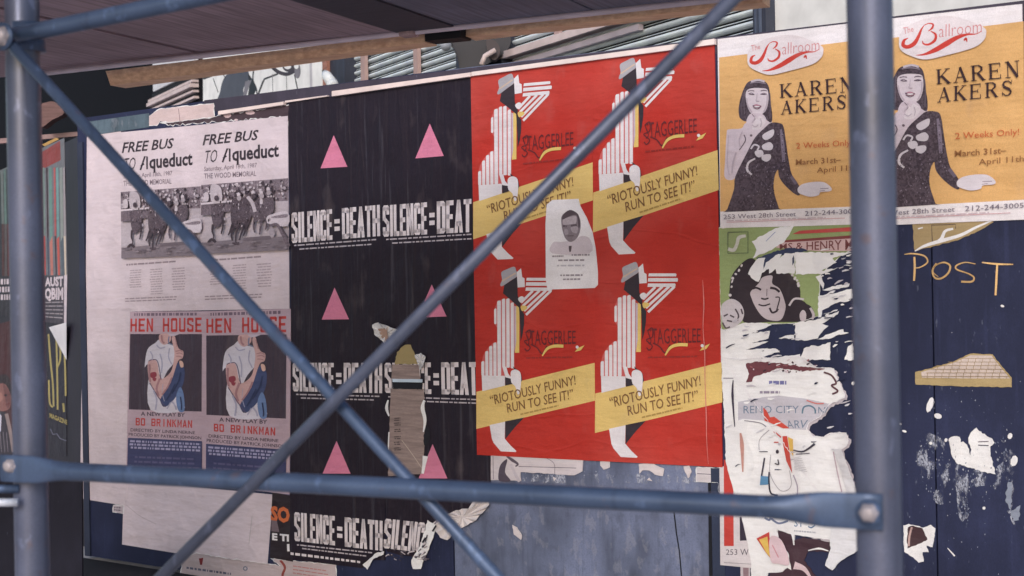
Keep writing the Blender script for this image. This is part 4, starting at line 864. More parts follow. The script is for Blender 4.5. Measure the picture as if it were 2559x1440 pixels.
# torn green poster and layers underneath
T = sheet('poster', 'torn green poster with black haired woman below the orange poster', [(1795, 570), (2130, 556), (2135, 620), (2100, 640), (2050, 688), (2046, 790), (1990, 808), (1860, 812), (1803, 826), (1798, 700)], ink(150, 166, 112), 4, torn=1.0)
Gq = lambda x, y: (1790 + x / 3.79, 540 + y / 3.79); q = lambda *P_: [Gq(*p) for p in P_]; c = lambda P_, m: T.poly(catmull(q(*P_), 4), m)
T.part('picture'); k = ink(52, 42, 50); sk = ink(196, 184, 190)
c([(125, 700), (150, 560), (250, 440), (340, 400), (430, 470), (560, 500), (700, 550), (790, 680), (805, 800), (900, 860), (935, 960), (850, 1000), (500, 1005), (260, 1005), (240, 860), (130, 790)], k)
r = random.Random(3)
for x, y in ((240, 470), (215, 515), (185, 550), (150, 620), (145, 670), (130, 750), (155, 590), (720, 560), (745, 590), (775, 640), (765, 610), (780, 660)): T.poly(q(*ellipse(x, y, r.uniform(8, 16), r.uniform(10, 20), .4, 7)), ink(214, 206, 210))
c([(325, 720), (400, 640), (440, 580), (530, 565), (530, 640), (600, 690), (645, 800), (655, 880), (610, 985), (500, 985), (430, 945), (370, 860), (335, 780)], sk)
T.stroke(q((340, 690), (380, 680), (425, 700)), 5, k, True); T.stroke(q((510, 680), (560, 690), (600, 720)), 6, k, True); T.stroke(q((425, 780), (460, 788), (495, 778)), 4, k, True); T.stroke(q((400, 838), (450, 850), (510, 832)), 3.5, k, True); T.stroke(q((480, 690), (478, 760)), 2, ink(120, 106, 114)); T.stroke(q((560, 770), (600, 780), (570, 900), (590, 880)), 3, k, True); T.stroke(q((505, 870), (530, 915), (575, 900)), 5, k, True)
c([(45, 900), (60, 830), (140, 785), (220, 820), (262, 900), (250, 980), (190, 1040), (100, 1070), (60, 1010)], ink(206, 198, 204))
for P_ in ([(70, 950), (110, 930)], [(130, 940), (170, 960)], [(60, 1010), (90, 1060), (130, 1050)], [(180, 880), (210, 940), (200, 990)], [(100, 990), (150, 1000)], [(235, 880), (250, 930)]): T.stroke(q(*P_), 4, ink(84, 72, 80), True)
T.ell(*Gq(780, 895), 25, 27, k); T.stroke(q((690, 850), (740, 785), (830, 790)), 5, ink(206, 198, 204), True); c([(790, 930), (820, 890), (850, 920), (845, 985), (800, 990)], sk); T.stroke(q((890, 870), (920, 930), (910, 980)), [6, 7, 5], sk, True)
T.part('emblem'); dg = ink(96, 110, 84); T.stroke(q((110, 155), (300, 150), (300, 350), (110, 355), (110, 155)), 2.6, dg); T.stroke(q((112, 312), (165, 322), (195, 270), (215, 205), (280, 188)), [8, 9, 8, 9, 7], ink(206, 204, 196), True)
T.part('red_stripe').poly(q((720, 172), (790, 140), (1290, 105), (1290, 145)), ink(196, 78, 76))
T.part('lettering').poly(q((560, 300), (640, 235), (1290, 185), (1290, 330), (1000, 335)), ink(206, 176, 176)); T.poly(q((640, 230), (1290, 182), (1290, 212), (650, 250)), ink(130, 62, 64))
T.text('MS & HENRY M', q((600, 262), (1290, 218), (1290, 322), (600, 318)), ink(120, 66, 66), .01)
T.part('torn_layer'); tr = lambda P_, sd=1: T.poly(rough(q(*P_), 1.6, 6, sd), TORN)
nv = mat('navy_show', C(46, 55, 84), .5, 'paint')
T.poly(rough(q((380, 400), (560, 335), (700, 300), (830, 310), (870, 335), (750, 350), (560, 380), (440, 520), (430, 470)), 1.2, 5), nv)
tr([(335, 240), (560, 115), (740, 88), (640, 250), (500, 330), (345, 400), (380, 320)], 2); tr([(745, 345), (1290, 345), (1100, 400), (1140, 440), (1000, 520), (1160, 488), (1010, 550), (750, 556)], 3)
tr([(300, 550), (340, 470), (400, 400), (465, 395), (440, 520), (400, 625), (350, 600)], 4); tr([(430, 540), (470, 440), (560, 372), (620, 360), (600, 400), (650, 352), (740, 350), (742, 545), (570, 545), (560, 500), (500, 545), (500, 500)], 5)
T.stroke(q((470, 240), (560, 150)), 1.6, ink(140, 150, 190)); T.poly(q((720, 400), (735, 370), (738, 440), (720, 470)), nv)
T.done()
T = Thing('torn_paper', 'ragged white paper streaks on navy hoarding below the green poster', 'torn paper', WALL, .004)
for i, P_ in enumerate(([(1000, 700), (1100, 665), (1262, 640), (1252, 668), (1050, 708)], [(965, 760), (1100, 735), (1285, 690), (1288, 780), (1100, 840), (1000, 895), (990, 960), (965, 960)], [(745, 1010), (940, 985), (1160, 900), (1150, 930), (1000, 1020), (1062, 1040), (1000, 1100), (960, 1160), (860, 1180), (748, 1176)], [(940, 1172), (1060, 1120), (1200, 1072), (1205, 1100), (1060, 1165)], [(800, 1335), (830, 1255), (900, 1225), (960, 1235), (1080, 1196), (1078, 1362), (860, 1364)], [(1213, 1362), (1250, 1232), (1292, 1206), (1302, 1362)], [(590, 1158), (650, 1135), (732, 1128), (735, 1162)], [(1010, 930), (1150, 885), (1140, 900)], [(430, 1265), (560, 1255), (600, 1290), (480, 1300)], [(940, 575), (985, 560), (1020, 640), (1010, 690), (985, 640)])):
    T.part('paper_strip:%d' % i).poly(rough(q(*P_), 1.5, 6, 20 + i), TORN, off=.005 + .0003 * i, thick=.003)
T.part('paper_strip:w').poly(rough(q((30, 1060), (80, 1085), (250, 1015), (480, 1015), (520, 1035), (330, 1112), (505, 1088), (490, 1160), (330, 1205), (490, 1188), (400, 1230), (270, 1270), (490, 1250), (420, 1284), (600, 1274), (380, 1366), (790, 1308), (790, 1340), (520, 1376), (300, 1390), (30, 1445)), 1.2, 7, 7), TORN, off=.0052, thick=.004)
T.done()
# layered torn mass
Rq = lambda x, y: (1790 + x / 2.57, 880 + y / 2.57); q = lambda *P_: [Rq(*p) for p in P_]; c = lambda P_, m: T.poly(catmull(q(*P_), 4), m)
T = sheet('torn_posters', 'thick layers of torn white posters with blue lettering beside the thick post', rough(q((35, 30), (150, 50), (250, 40), (540, 30), (640, 100), (750, 105), (780, 180), (826, 270), (820, 295), (720, 340), (660, 420), (600, 450), (580, 490), (620, 540), (690, 545), (740, 520), (830, 518), (848, 570), (835, 600), (800, 625), (850, 760), (900, 900), (912, 1130), (918, 1270), (800, 1340), (745, 1402), (698, 1370), (735, 1260), (728, 1205), (500, 1175), (495, 1240), (480, 1170), (390, 1140), (400, 1200), (460, 1290), (480, 1400), (455, 1385), (425, 1412), (330, 1420), (290, 1560), (215, 1560), (225, 1370), (200, 1220), (160, 1040), (110, 890), (60, 700), (50, 400), (35, 160)), 1.2, 7, 3), TORN, 7.0, 'torn posters')
mass = [(35, 30), (150, 50), (250, 40), (540, 30), (640, 100), (750, 105), (780, 180), (826, 270), (820, 295), (720, 340), (660, 420), (600, 450), (580, 490), (620, 540), (690, 545), (740, 520), (830, 518), (848, 570), (835, 600), (800, 625), (850, 760), (900, 900), (912, 1130), (918, 1270)]
T.part('torn_rim').stroke(rough(q(*mass), 1.6, 5, 13), [random.Random(k).uniform(.3, 3) for k in range(len(rough(q(*mass), 1.6, 5, 13)))], WHITE2, off=T.base + .006)
T.part('under_layer').poly(rough([(x + 7, y + 5) for x, y in q(*mass)] + q((560, 1180), (300, 900)), 3.2, 6, 17), ink(190, 182, 190), off=T.base - .003)
T.part('grey_band').poly(q((140, 320), (300, 290), (400, 280), (580, 300), (740, 335), (690, 400), (590, 455), (575, 500), (470, 495), (300, 440), (170, 430), (140, 440)), ink(196, 192, 202))
T.part('lettering'); bl = ink(110, 128, 150); T.text('RENO CITY', q((175, 345), (530, 345), (530, 392), (175, 394)), bl, .0); T.stroke(q((552, 395), (562, 355), (600, 345), (632, 365), (636, 395)), 4, ink(90, 120, 140), True); T.text('NI', q((655, 352), (720, 352), (700, 392), (655, 394)), bl, 0)
T.text('ARV', q((440, 440), (590, 436), (572, 488), (460, 490)), bl, .0); T.text('ST', q((500, 1070), (560, 1075), (560, 1125), (500, 1120)), ink(70, 108, 150), 0); T.stroke(q((620, 1070), (632, 1110), (610, 1128), (590, 1120)), 3, ink(70, 108, 150), True); T.stroke(q((310, 1065), (340, 1080), (350, 1070), (400, 1100), (460, 1085)), 5, ink(110, 120, 150), True); T.rows(q((500, 1142), (640, 1154), (640, 1166), (500, 1154)), 1, ink(170, 170, 182), .8, 2, (2, 5), 0, 40)
T.rows(q((330, 182), (460, 182), (460, 212), (330, 212)), 1, ink(120, 120, 170), .8, 5, (4, 7), .1, 24); T.rows(q((270, 245), (420, 245), (420, 272), (270, 272)), 1, ink(150, 140, 160), .6, 5, (3, 6), .1, 24)
T.part('marks'); mr = ink(110, 60, 68)
T.poly(rough(q((190, 75), (260, 60), (400, 70), (560, 95), (700, 110), (560, 125), (400, 105), (330, 130), (240, 160), (230, 190), (190, 195), (210, 140)), 1.6, 5), mr)
for i in range(34): x, y = r.uniform(200, 640), r.uniform(55, 130); T.stroke([Rq(x, y), Rq(x + r.uniform(-20, 30), y + r.uniform(-12, 12))], r.uniform(2, 5), ink(*r.choice(((214, 200, 206), (60, 40, 50), (150, 90, 96), (226, 220, 224)))))
T.stroke(q((690, 130), (740, 150), (770, 200), (740, 215), (780, 250), (745, 270)), 4.5, ink(92, 56, 66), True)
T.poly(q((300, 355), (322, 375), (345, 420), (372, 415), (470, 490), (430, 490), (310, 440)), ink(206, 76, 62)); T.stroke(q((370, 510), (415, 548)), 4, ink(196, 76, 70)); T.stroke(q((370, 580), (400, 580)), 3, ink(196, 96, 90)); T.stroke(q((580, 310), (640, 330), (690, 330)), 3, ink(206, 120, 116), True)
T.poly(q((425, 540), (455, 540), (470, 640), (488, 780), (450, 700), (430, 600)), ink(200, 70, 58)); T.poly(q((460, 545), (492, 560), (495, 680), (474, 650)), ink(222, 180, 90))
T.stroke(q((155, 520), (165, 600), (170, 770)), [4, 10, 3], ink(196, 146, 136), True); T.stroke(q((108, 180), (104, 280), (118, 480)), [2, 6, 2], ink(60, 50, 70), True); T.stroke(q((110, 168), (45, 168)), 2, ink(130, 124, 140)); T.stroke(q((180, 440), (280, 455), (320, 480)), 2, ink(130, 124, 136), True)
T.stroke(q((275, 640), (330, 640)), 2.2, ink(80, 74, 90)); T.stroke(q((275, 630), (280, 560), (340, 500)), 1.4, ink(150, 144, 154), True); T.stroke(q((310, 680), (300, 740), (290, 800)), 4, ink(60, 54, 70), True); T.poly(q((285, 795), (340, 800), (345, 850), (280, 855)), ink(92, 140, 178)); T.stroke(q((340, 770), (338, 830), (350, 905), (395, 920)), 4, ink(40, 36, 54), True)
T.ell(*Rq(392, 640), 4, 5, ink(60, 52, 64)); T.stroke(q((375, 715), (400, 722), (395, 690)), 3, ink(70, 62, 72), True); T.stroke(q((350, 660), (345, 780), (400, 880), (450, 890), (482, 850), (470, 760)), 1.3, ink(150, 144, 154), True); T.stroke(q((495, 630), (560, 638), (632, 590)), [3, 4, 6], ink(60, 54, 70), True); T.stroke(q((510, 656), (600, 650)), 2.2, ink(90, 84, 100))
T.stroke(q((495, 790), (520, 860), (520, 920)), 3, ink(170, 160, 176), True); T.stroke(q((752, 640), (775, 760), (806, 900)), 3, ink(190, 170, 180), True)  # second stroke paints the shading along an inner sheet edge
for i in range(9): T.stroke(q((500, 680 + i * 9), (545 + i * 5, 672 + i * 12)), .9, ink(180, 176, 184))
T.part('colour_scrap').poly(q((258, 1198), (340, 1155), (352, 1330), (320, 1290)), ink(196, 70, 66)); T.poly(q((275, 1205), (328, 1185), (345, 1318), (322, 1290)), ink(222, 186, 96)); c([(345, 1190), (420, 1210), (470, 1360), (400, 1360), (350, 1340)], ink(222, 196, 204)); T.stroke(q((360, 1240), (400, 1320)), 2.5, ink(206, 140, 150))
T.part('flap').poly(rough(q((735, 1120), (912, 1130), (918, 1270), (800, 1340), (745, 1402), (698, 1370), (735, 1262)), 1, 8), ink(226, 226, 232), off=.016, thick=.006)
T.part('curled_edge').poly(q((752, 625), (800, 618), (850, 760), (905, 905), (840, 905), (800, 760)), ink(232, 230, 234), off=.018, lifts=[0, .01, .012, .01, 0, 0])
T.done()
T = sheet('paper_remnant', 'dark maroon poster remnant torn below the white layers', rough(q((380, 1150), (480, 1155), (495, 1215), (560, 1190), (730, 1222), (724, 1285), (590, 1278), (560, 1340), (640, 1440), (600, 1500), (340, 1500), (350, 1400), (480, 1390), (440, 1260)), 1.5, 7, 5), ink(70, 48, 58), 5, 'paper remnant')
T.part('torn_edge').stroke(q((590, 1275), (660, 1262), (720, 1278)), [2, 5, 2], TORN, True); T.stroke(q((490, 1160), (500, 1240)), [8, 2], TORN); T.stroke(q((500, 1370), (560, 1390), (600, 1440), (620, 1480)), [20, 12, 6, 3], ink(214, 190, 196), True); T.done()
T = sheet('poster', 'address foot of a red edged poster beside the torn white layers', q((20, 738), (46, 736), (62, 700), (90, 800), (150, 1000), (215, 1240), (232, 1388), (26, 1368)), ink(216, 208, 212), 4.4)
T.part('red_band').poly(q((48, 690), (64, 698), (110, 890), (112, 1246), (50, 1246)), ink(196, 66, 60)); T.part('lettering').text('253 We', q((62, 1268), (232, 1262), (232, 1306), (62, 1302)), ink(92, 84, 96), 0); T.stroke(q((50, 1352), (225, 1362)), 1, ink(120, 112, 124)); T.poly(q((150, 1060), (162, 1060), (196, 1210), (152, 1212)), ink(50, 42, 60)); T.done()
T = sheet('paper_strip', 'narrow white paper strip hanging below the address poster', q((155, 1378), (215, 1382), (215, 1560), (158, 1560)), ink(206, 196, 202), 3.4, 'paper sheet'); T.part('stripe').poly(q((172, 1384), (208, 1386), (208, 1560), (176, 1560)), ink(150, 124, 132)); T.done()

# fine shreds of paper left round the torn layers
T = Thing('paper_shreds', 'thin ragged shreds and fibres of torn white paper beside the thick post', 'torn paper', WALL, .0055)
r = random.Random(21)
for i in range(90):
    x = r.uniform(1806, 2125); y = r.uniform(620, 1180); a = r.uniform(-.55, .05); l_ = r.uniform(6, 26)
    if 620 < y < 800 and x < 2050: x = r.uniform(2050, 2125)
    m = r.choice((TORN, TORN, NAVY, ink(196, 190, 200), ink(206, 204, 212)))
    T.part('shred:%d' % i).stroke([(x, y), (x + l_ * .5, y + l_ * .5 * a + r.uniform(-2, 2)), (x + l_, y + l_ * a)], [r.uniform(1.5, 4), r.uniform(2, 6), .6], m, True, off=.009 + .0001 * i)
T.done()
# remains just under the red posters
T = sheet('poster', 'remnant of a white framed engraving under the red posters, left one', rough([(1225, 1136), (1457, 1150), (1455, 1178), (1435, 1188), (1300, 1180), (1302, 1202), (1226, 1200)], 1, 8), ink(212, 202, 206), 3)
T.part('engraving').stroke([(1296, 1166), (1440, 1170)], 1.6, ink(110, 100, 112)); T.stroke([(1232, 1140), (1233, 1198)], 1.4, ink(120, 108, 120)); T.poly(catmull([(1252, 1160), (1268, 1148), (1262, 1180), (1276, 1202), (1248, 1202), (1246, 1180)], 4), ink(84, 74, 88)); T.stroke([(1266, 1140), (1280, 1150), (1294, 1160), (1288, 1166)], [4, 8, 5, 3], ink(96, 84, 96), True); T.stroke([(1276, 1160), (1290, 1190), (1298, 1204)], 7, ink(200, 190, 198), True); T.stroke([(1360, 1142), (1384, 1158), (1386, 1184)], 1.3, ink(130, 120, 130), True); T.done()
T = sheet('poster', 'remnant of a white framed engraving under the red posters, right one', [(1740, 1168), (1806, 1170), (1808, 1232), (1796, 1230), (1794, 1206), (1740, 1204)], ink(216, 208, 212), 3, torn=.8)
T.part('engraving').stroke([(1742, 1184), (1784, 1186), (1784, 1168)], 1.6, ink(70, 64, 78)); T.done()
# bits of paper left on the hoarding
def scraps(name, label, pieces, m, seed=5, kind=None, cat='paper scraps', bits=None, base=.003):
    T = Thing(name, label, cat, WALL, base, None, kind)
    for i, P_ in enumerate(pieces): T.part('scrap:%d' % i if not kind else '').poly(rough(P_, .9, 5, seed + i), m, off=base + .0002 * i, thick=.002)
    if bits: bits(T)
    T.done()
scraps('paper_scraps', 'small white paper scraps on worn blue panel under the red posters', [[(1500, 1150), (1524, 1152), (1524, 1168), (1508, 1174), (1500, 1164)], [(1596, 1160), (1630, 1158), (1660, 1172), (1656, 1190), (1636, 1186), (1622, 1176), (1604, 1176), (1598, 1184)], [(1616, 1200), (1622, 1194), (1630, 1203)], [(1280, 1312), (1292, 1318), (1304, 1338), (1302, 1350), (1284, 1336)], [(1272, 1248), (1282, 1254), (1284, 1260), (1274, 1256)], [(1302, 1248), (1310, 1252), (1312, 1260), (1304, 1258)], [(1708, 1166), (1722, 1164), (1728, 1180), (1720, 1196), (1712, 1180)], [(1382, 1192), (1390, 1196), (1384, 1202)]], ink(214, 204, 206), 3)
E3 = lambda x, y: (2240 + x / 3.6, 1040 + y / 3.6); e3 = lambda *P_: [E3(*p) for p in P_]
T = sheet('paper_scrap', 'large white torn scrap on the navy hoarding at lower right', rough(e3((475, 210), (520, 185), (570, 190), (575, 240), (600, 235), (640, 280), (665, 360), (680, 300), (655, 220), (670, 150), (720, 108), (770, 160), (860, 205), (875, 240), (840, 270), (840, 340), (890, 520), (820, 510), (700, 470), (540, 420), (525, 300), (520, 260), (530, 400), (500, 360), (480, 260)), 1, 5, 4), TORN, 2, 'scrap')
T.rim(rough(e3((475, 210), (520, 185), (570, 190), (575, 240), (600, 235), (640, 280), (665, 360), (680, 300), (655, 220), (670, 150), (720, 108), (770, 160), (860, 205), (875, 240), (840, 270), (840, 340), (890, 520), (820, 510), (700, 470), (540, 420)), 1.5, 5, 4), TORN, (.5, 5), .002, 6)
T.part('dark_lines').stroke(e3((735, 232), (830, 228)), 2.4, ink(96, 84, 96)); T.stroke(e3((735, 262), (830, 266)), 2.6, ink(50, 50, 70)); T.done()  # two flat dark strokes across the scrap
T = sheet('paper_scrap', 'white torn scrap with dark brown middle at lower right', rough(e3((62, 985), (110, 970), (170, 985), (240, 1005), (310, 978), (350, 1010), (345, 1080), (325, 1180), (270, 1165), (290, 1225), (235, 1225), (245, 1310), (200, 1320), (150, 1270), (70, 1220), (65, 1150)), 1.2, 5, 6), TORN, 2, 'scrap')
T.part('brown_print').poly(rough(e3((105, 1000), (150, 985), (235, 1010), (280, 1110), (230, 1140), (100, 1190), (95, 1100)), 1, 5), ink(72, 50, 56)); T.stroke(e3((140, 1000), (118, 1080), (112, 1170)), 5, ink(190, 160, 156), True); T.done()
T = sheet('paper_scrap', 'tan torn scrap with flat base and printed grid at right', rough([(2287, 930), (2320, 922), (2380, 905), (2425, 884), (2480, 886), (2500, 912), (2528, 944), (2528, 968), (2400, 966), (2288, 961)], 1, 7, 8), ink(178, 156, 112), 2, 'scrap')
T.part('printed_grid').poly([(2302, 930), (2380, 908), (2425, 888), (2478, 889), (2498, 915), (2524, 946), (2400, 946), (2304, 944)], ink(208, 192, 184)); bn_ = ink(152, 128, 92)
for k, y in enumerate((896, 905, 914, 923, 932, 941)):
    xl = max(2304, 2425 - (y - 888) * 3.3 if y < 920 else 2330 - (y - 920) * 1.3); xr = 2480 + (y - 888) * .78; T.stroke([(xl, y), (xr, y)], 1.2, bn_)
    for x in range(int(xl) + 4 + 9 * (k % 2), int(xr) - 3, 18): T.stroke([(x, y), (x, min(y + 8, 946))], 1.2, bn_)
T.done()
T = sheet('paper_scrap', 'tan torn poster corner with curved emblem under the right orange poster', rough([(2280, 556), (2480, 546), (2482, 556), (2440, 580), (2400, 598), (2340, 614), (2300, 624), (2286, 628)], 1.3, 7, 9), ink(170, 148, 108), 2, 'scrap')
T.part('emblem').stroke([(2330, 604), (2328, 563), (2388, 561), (2388, 572)], 2.4, ink(92, 76, 66)); T.stroke([(2336, 606), (2352, 598), (2362, 578), (2382, 572)], [5, 9, 7, 5], TORN, True)
T.part('torn_edge').stroke([(2286, 628), (2310, 615), (2345, 604), (2400, 588), (2440, 568), (2478, 552)], [2, 7, 9, 8, 6, 3], TORN, True); T.stroke([(2294, 572), (2306, 569)], 3, TORN); T.done()
def bits(T):
    r = random.Random(12)
    rz = mat('paste_residue', C(176, 180, 196), .8, 'residue')
    for k, P_ in enumerate(([(2300, 1085), (2350, 1095), (2372, 1140), (2380, 1230), (2350, 1262), (2318, 1230), (2290, 1180)], [(2388, 1160), (2440, 1175), (2500, 1160), (2515, 1110), (2480, 1095), (2530, 1120), (2535, 1180), (2506, 1235), (2470, 1215), (2430, 1225), (2420, 1290), (2400, 1300), (2392, 1240)], [(2512, 1225), (2532, 1200), (2526, 1282), (2508, 1260)], [(2525, 1285), (2552, 1262), (2548, 1300), (2534, 1312)], [(1300, 1185), (1740, 1190), (1740, 1206), (1300, 1204)], [(1796, 980), (1800, 1000), (1803, 1100), (1798, 1100)])): T.poly(rough(catmull(P_, 4), 3, 6, k), rz, off=.0024)
    for (cx, cy, sx, sy, n, sz) in ((2330, 1150, 40, 60, 60, 1.8), (2420, 1200, 40, 34, 50, 2.0), (2500, 1150, 26, 60, 40, 2.2), (2410, 1270, 16, 24, 24, 2.4), (2400, 1200, 150, 220, 90, 1.4), (1400, 1190, 160, 12, 40, 1.6), (2420, 1000, 120, 160, 30, 1.3)):
        for i in range(n):
            x = r.gauss(cx, sx * .55); y = r.gauss(cy, sy * .55)
            if 2262 < x < 2556 or x < 1760:
                s_ = sz * r.uniform(.4, 1.2); T.poly([(x + dx * r.uniform(.6, 1.3), y + dy * r.uniform(.6, 1.6)) for dx, dy in ellipse(0, 0, s_ * .7, s_ * 1.2, r.uniform(-.4, .4), 6)], ink(*r.choice(((130, 138, 160), (96, 104, 130), (170, 174, 188)))), off=.0025)
    for P_ in ([(2519, 1205), (2530, 1208), (2526, 1275), (2512, 1250)], [(2525, 1280), (2550, 1262), (2546, 1300), (2534, 1302)]): T.poly(rough(P_, 2, 5), ink(140, 148, 166), off=.0028)
    T.stroke([(2368, 1370), (2386, 1390)], [2, 4], TORN, off=.003)
    for x, y, a, b_ in ((2324, 1012, 8, 20), (2344, 1040, 10, 7), (2326, 1108, 4, 4), (2260, 1078, 6, 3), (2524, 1090, 6, 8), (2505, 765, 5, 3), (2132, 958, 4, 5), (2364, 1100, 4, 5), (2534, 1152, 9, 14), (2250, 1060, 3, 2), (2459, 1270, 4, 4)): T.poly(rough(ellipse(x, y, a, b_, .3, 8), .8, 4), TORN, off=.003)
T = Thing('paper_residue', 'flecks of paper and paste left on the navy hoarding', None, WALL, .0025, None, 'stuff'); bits(T); T.done()
# yellow graffiti
T = Thing('graffiti', 'hand painted yellow word on the navy hoarding at right', 'graffiti', WALL, .003)
yp = mat('yellow_chalk', C(206, 168, 116), .8, 'worn')
T.part('letter:p').stroke([(2285, 642), (2286, 670), (2284, 702)], [4.7, 5.5, 4.7], yp, True); T.stroke([(2260, 636), (2282, 634), (2310, 640), (2318, 655), (2300, 668), (2284, 670)], [1.6, 3.9, 3.9, 3.9, 3.1, 2.3], yp, True)
T.part('letter:o').stroke([(2340, 658), (2330, 676), (2336, 694), (2352, 696), (2370, 682), (2374, 664), (2358, 656), (2338, 664), (2332, 680), (2345, 692)], [3.9, 3.9, 4.7, 4.7, 4.7, 4.7, 3.9, 3.1, 2.3, 1.6], yp, True)
T.part('letter:s').stroke([(2438, 660), (2412, 656), (2390, 664), (2392, 674), (2420, 684), (2434, 694), (2428, 704), (2402, 704)], [1.6, 3.1, 3.9, 3.9, 3.1, 3.9, 4.7, 4.7], yp, True)
T.part('letter:t').stroke([(2454, 656), (2490, 660), (2532, 661)], [3.1, 4.7, 3.1], yp, True); T.stroke([(2492, 662), (2490, 700), (2488, 738)], [4.7, 5.5, 4.7], yp, True)
T.done()

# ================================================================== SIDEWALK SHED (deck) AND SCAFFOLD
av = Vector((.904, -.427, 0)); bv = Vector((.427, .904, 0)); DZ = CAMZ + .9
def decku(x, y):       # photo pixel -> point on the underside of the deck
    d = ray(x, y); t = .9 / d.z; return Vector((d.x * t, t, DZ))
def ab(p): return p.x * av.x + p.y * av.y, p.x * bv.x + p.y * bv.y
bfar = ab(decku(950, 93))[1]
root = bpy.data.objects.new('shed_deck', None); COL.objects.link(root); root.location = decku(950, 93); props(root, 'plywood and timber deck of the sidewalk shed overhead at upper left', 'shed roof')
aa = [ab(decku(x, y))[0] for x, y in ((60, 186), (530, 137), (1016, 87), (1160, 72), (1500, 36), (2000, -18))]
bn = 3.25
def slab(name, a0, a1, z0, z1, m, b0=bn, b1=None):
    b1 = bfar if b1 is None else b1
    p = av * a0 + bv * b0; ob = bxw(name, (0, 0, 0), (a1 - a0, 0, 0), (0, b1 - b0, 0), (0, 0, z1 - z0), m, None)
    ob.parent = root; ob.location = Vector((p.x, p.y, z0)) - root.location; ob.rotation_euler.z = math.atan2(av.y, av.x)
slab('plywood_sheet', aa[0] - .6, aa[1] - .03, DZ, DZ + .018, PLY); slab('plywood_sheet', aa[1] + .0, aa[2], DZ, DZ + .018, PLY); slab('plywood_sheet', aa[3], aa[4], DZ, DZ + .018, mat('plywood_grey', C(110, 108, 124), .8, 'ply')); slab('plywood_sheet', aa[4] + .01, aa[5] + .5, DZ, DZ + .018, mat('plywood_grey', C(110, 108, 124), .8, 'ply'))
lp = ab(at(65, 550, 2.79))[0]
slab('plywood_sheet', lp - 3.2, lp + .12, DZ + .02, DZ + .04, PLY, 1.0, bn + .1)  # unseen sheet over the left bay, added to shade the left post
slab('light_block_board', aa[0] - .6, aa[5] + .5, DZ + .06, DZ + .10, blk)  # dark top layer, added to block light through the deck
slab('joist', aa[2] + .002, aa[3] - .002, DZ - .006, DZ + .058, mat('joist_dark', C(60, 58, 70), .6, 'wood'))
# thin steel rail, timbers and clamp at the far edge
tube('edge_rail', [at(96, 185, 5.6), at(1000, 84, 4.95), at(1000, 84, 4.95) + (at(1900, -12, 4.4) - at(1000, 84, 4.95))], .0100, mat('rail_steel', C(206, 192, 202), .4, 'flat'), root)
def timber(P4, Z0, Z1, th, m):
    V = [at(*P4[0], Z0), at(*P4[1], Z1), at(*P4[2], Z1), at(*P4[3], Z0)]; W_ = [v + bv * th for v in V]
    return world_obj('timber', V + W_, [(0, 3, 2, 1), (4, 5, 6, 7), (0, 1, 5, 4), (1, 2, 6, 5), (2, 3, 7, 6), (3, 0, 4, 7)], m, root)
timber([(264, 178), (1061, 82), (1061, 106), (276, 214)], 5.62, 4.98, .09, TIMBER); timber([(1160, 62), (1905, -28), (1905, 6), (1160, 92)], 4.94, 4.42, .09, TIMBER)
timber([(540, 148), (1061, 84), (1061, 82), (540, 140)], 5.45, 5.0, .05, TIMBER) if False else None
bxw('clamp', at(994, 92, 4.93), av * .062, bv * .05, (0, 0, .05), mat('clamp_grey', C(172, 146, 146), .6, 'metal', .2), root, .008)
bxw('beam_end', at(1062, 103, 4.96), av * .14, bv * .08, (0, 0, .045), blk, root)

sc_ = bpy.data.objects.new('scaffold', None); COL.objects.link(sc_); props(sc_, 'blue grey steel tube scaffold frame with crossed braces in the foreground', 'scaffold')
ZL, ZR = 2.79, 2.075
pl = at(65, 550, ZL); pr = at(2182, 500, ZR)
sc_.location = (pl.x, pl.y, 0)
for p in (pl, pr):
    tube('post', [Vector((p.x, p.y, z)) for z in (.01, .5, 1, 1.5, 2, DZ - .02)], .033, STEELG, sc_, 32, up=Vector((0, 1, 0)))
for p in (pl, pr): bxw('base_plate', (p.x - .07, p.y - .07, 0), (.14, 0, 0), (0, .14, 0), (0, 0, .01), STEEL, sc_)
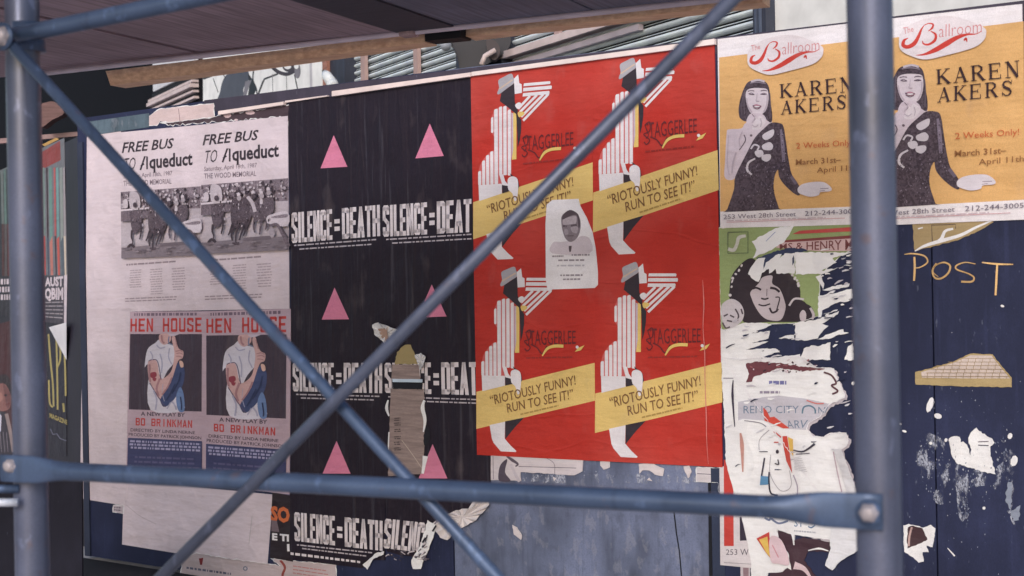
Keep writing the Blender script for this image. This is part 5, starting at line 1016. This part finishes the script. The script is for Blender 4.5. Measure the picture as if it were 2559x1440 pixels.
# lower ledger, round with hammered flat ends
A = at(2, 1170, ZL - .045); B = at(2206, 1281, ZR - .045); n = 60; pts = lerp(A, B, n); fl = []
for i in range(n + 1):
    d = min(i, n - i) / n; k = 1 - min(1, max(0, (d - .045) / .055)); k = k * k * (3 - 2 * k); fl.append((1 + .52 * k, 1 - .78 * k))
tube('ledger', pts, .0172, STEEL, sc_, 24, flat=fl)
A2 = at(28, 92, ZL - .04); B2 = at(2178, -354, ZR - .04); tube('ledger', lerp(A2, B2, 40), .0165, STEEL, sc_, 24)
tube('brace', [at(5, 86, ZL - .075), at(1090, 1275, 2.36), at(2184, 2474, ZR - .09)], .0112, STEEL, sc_, 20)
tube('brace', [at(30, 1819, ZL - .065), at(2178, -354, ZR - .075)], .0112, mat('brace_steel', C(80, 86, 106), .42, 'metal', .35, .6), sc_, 20)
tube('stub_tube', [at(-80, 1222, ZL - .03), at(48, 1222, ZL - .03)], .0085, STEEL, sc_, 16); tube('stub_tube', [at(-80, 1256, ZL - .05), at(44, 1256, ZL - .05)], .008, mat('highlight_steel', C(200, 204, 216), .3, 'metal', .3, .7), sc_, 16)  # the paler lower stub carries a white highlight in its colour
bolt = mat('bolt_rust', C(160, 152, 156), .5, 'metal', .3)
def boltat(x, y, Z, r_, m=bolt):
    c_ = at(x, y, Z); d = Vector((.43, .9, 0)).normalized()
    tube('washer', [c_ - d * .003, c_ + d * .002], [r_ * 1.5, r_ * 1.5], STEEL, sc_, 20)
    tube('nut', [c_ - d * .006, c_ - d * .002], [r_ * 1.15, r_ * 1.15], m, sc_, 6)
    tube('bolt', [c_ - d * .016, c_ - d * .014, c_ - d * .006, c_ + d * .01], [r_ * .45, r_ * .8, r_, r_], m, sc_, 16)
boltat(2172, 1281, ZR - .052, .0125); boltat(30, 1164, ZL - .055, .0125); boltat(6, 92, ZL - .09, .018)
tube('coupler', [at(66, 60, ZL), at(68, 130, ZL)], .036, STEEL, sc_, 24, up=Vector((0, 1, 0)))

# wood grain, paste stains and creases run on over the whole hoarding, so that no two pasted copies wear alike
hd = bpy.data.objects['hoarding']
for (key, c), m in MATS.items():
    if any(k in key for k in ('ink', 'navy')):
        for n_ in m.node_tree.nodes:
            if n_.type == 'TEX_COORD': n_.object = hd
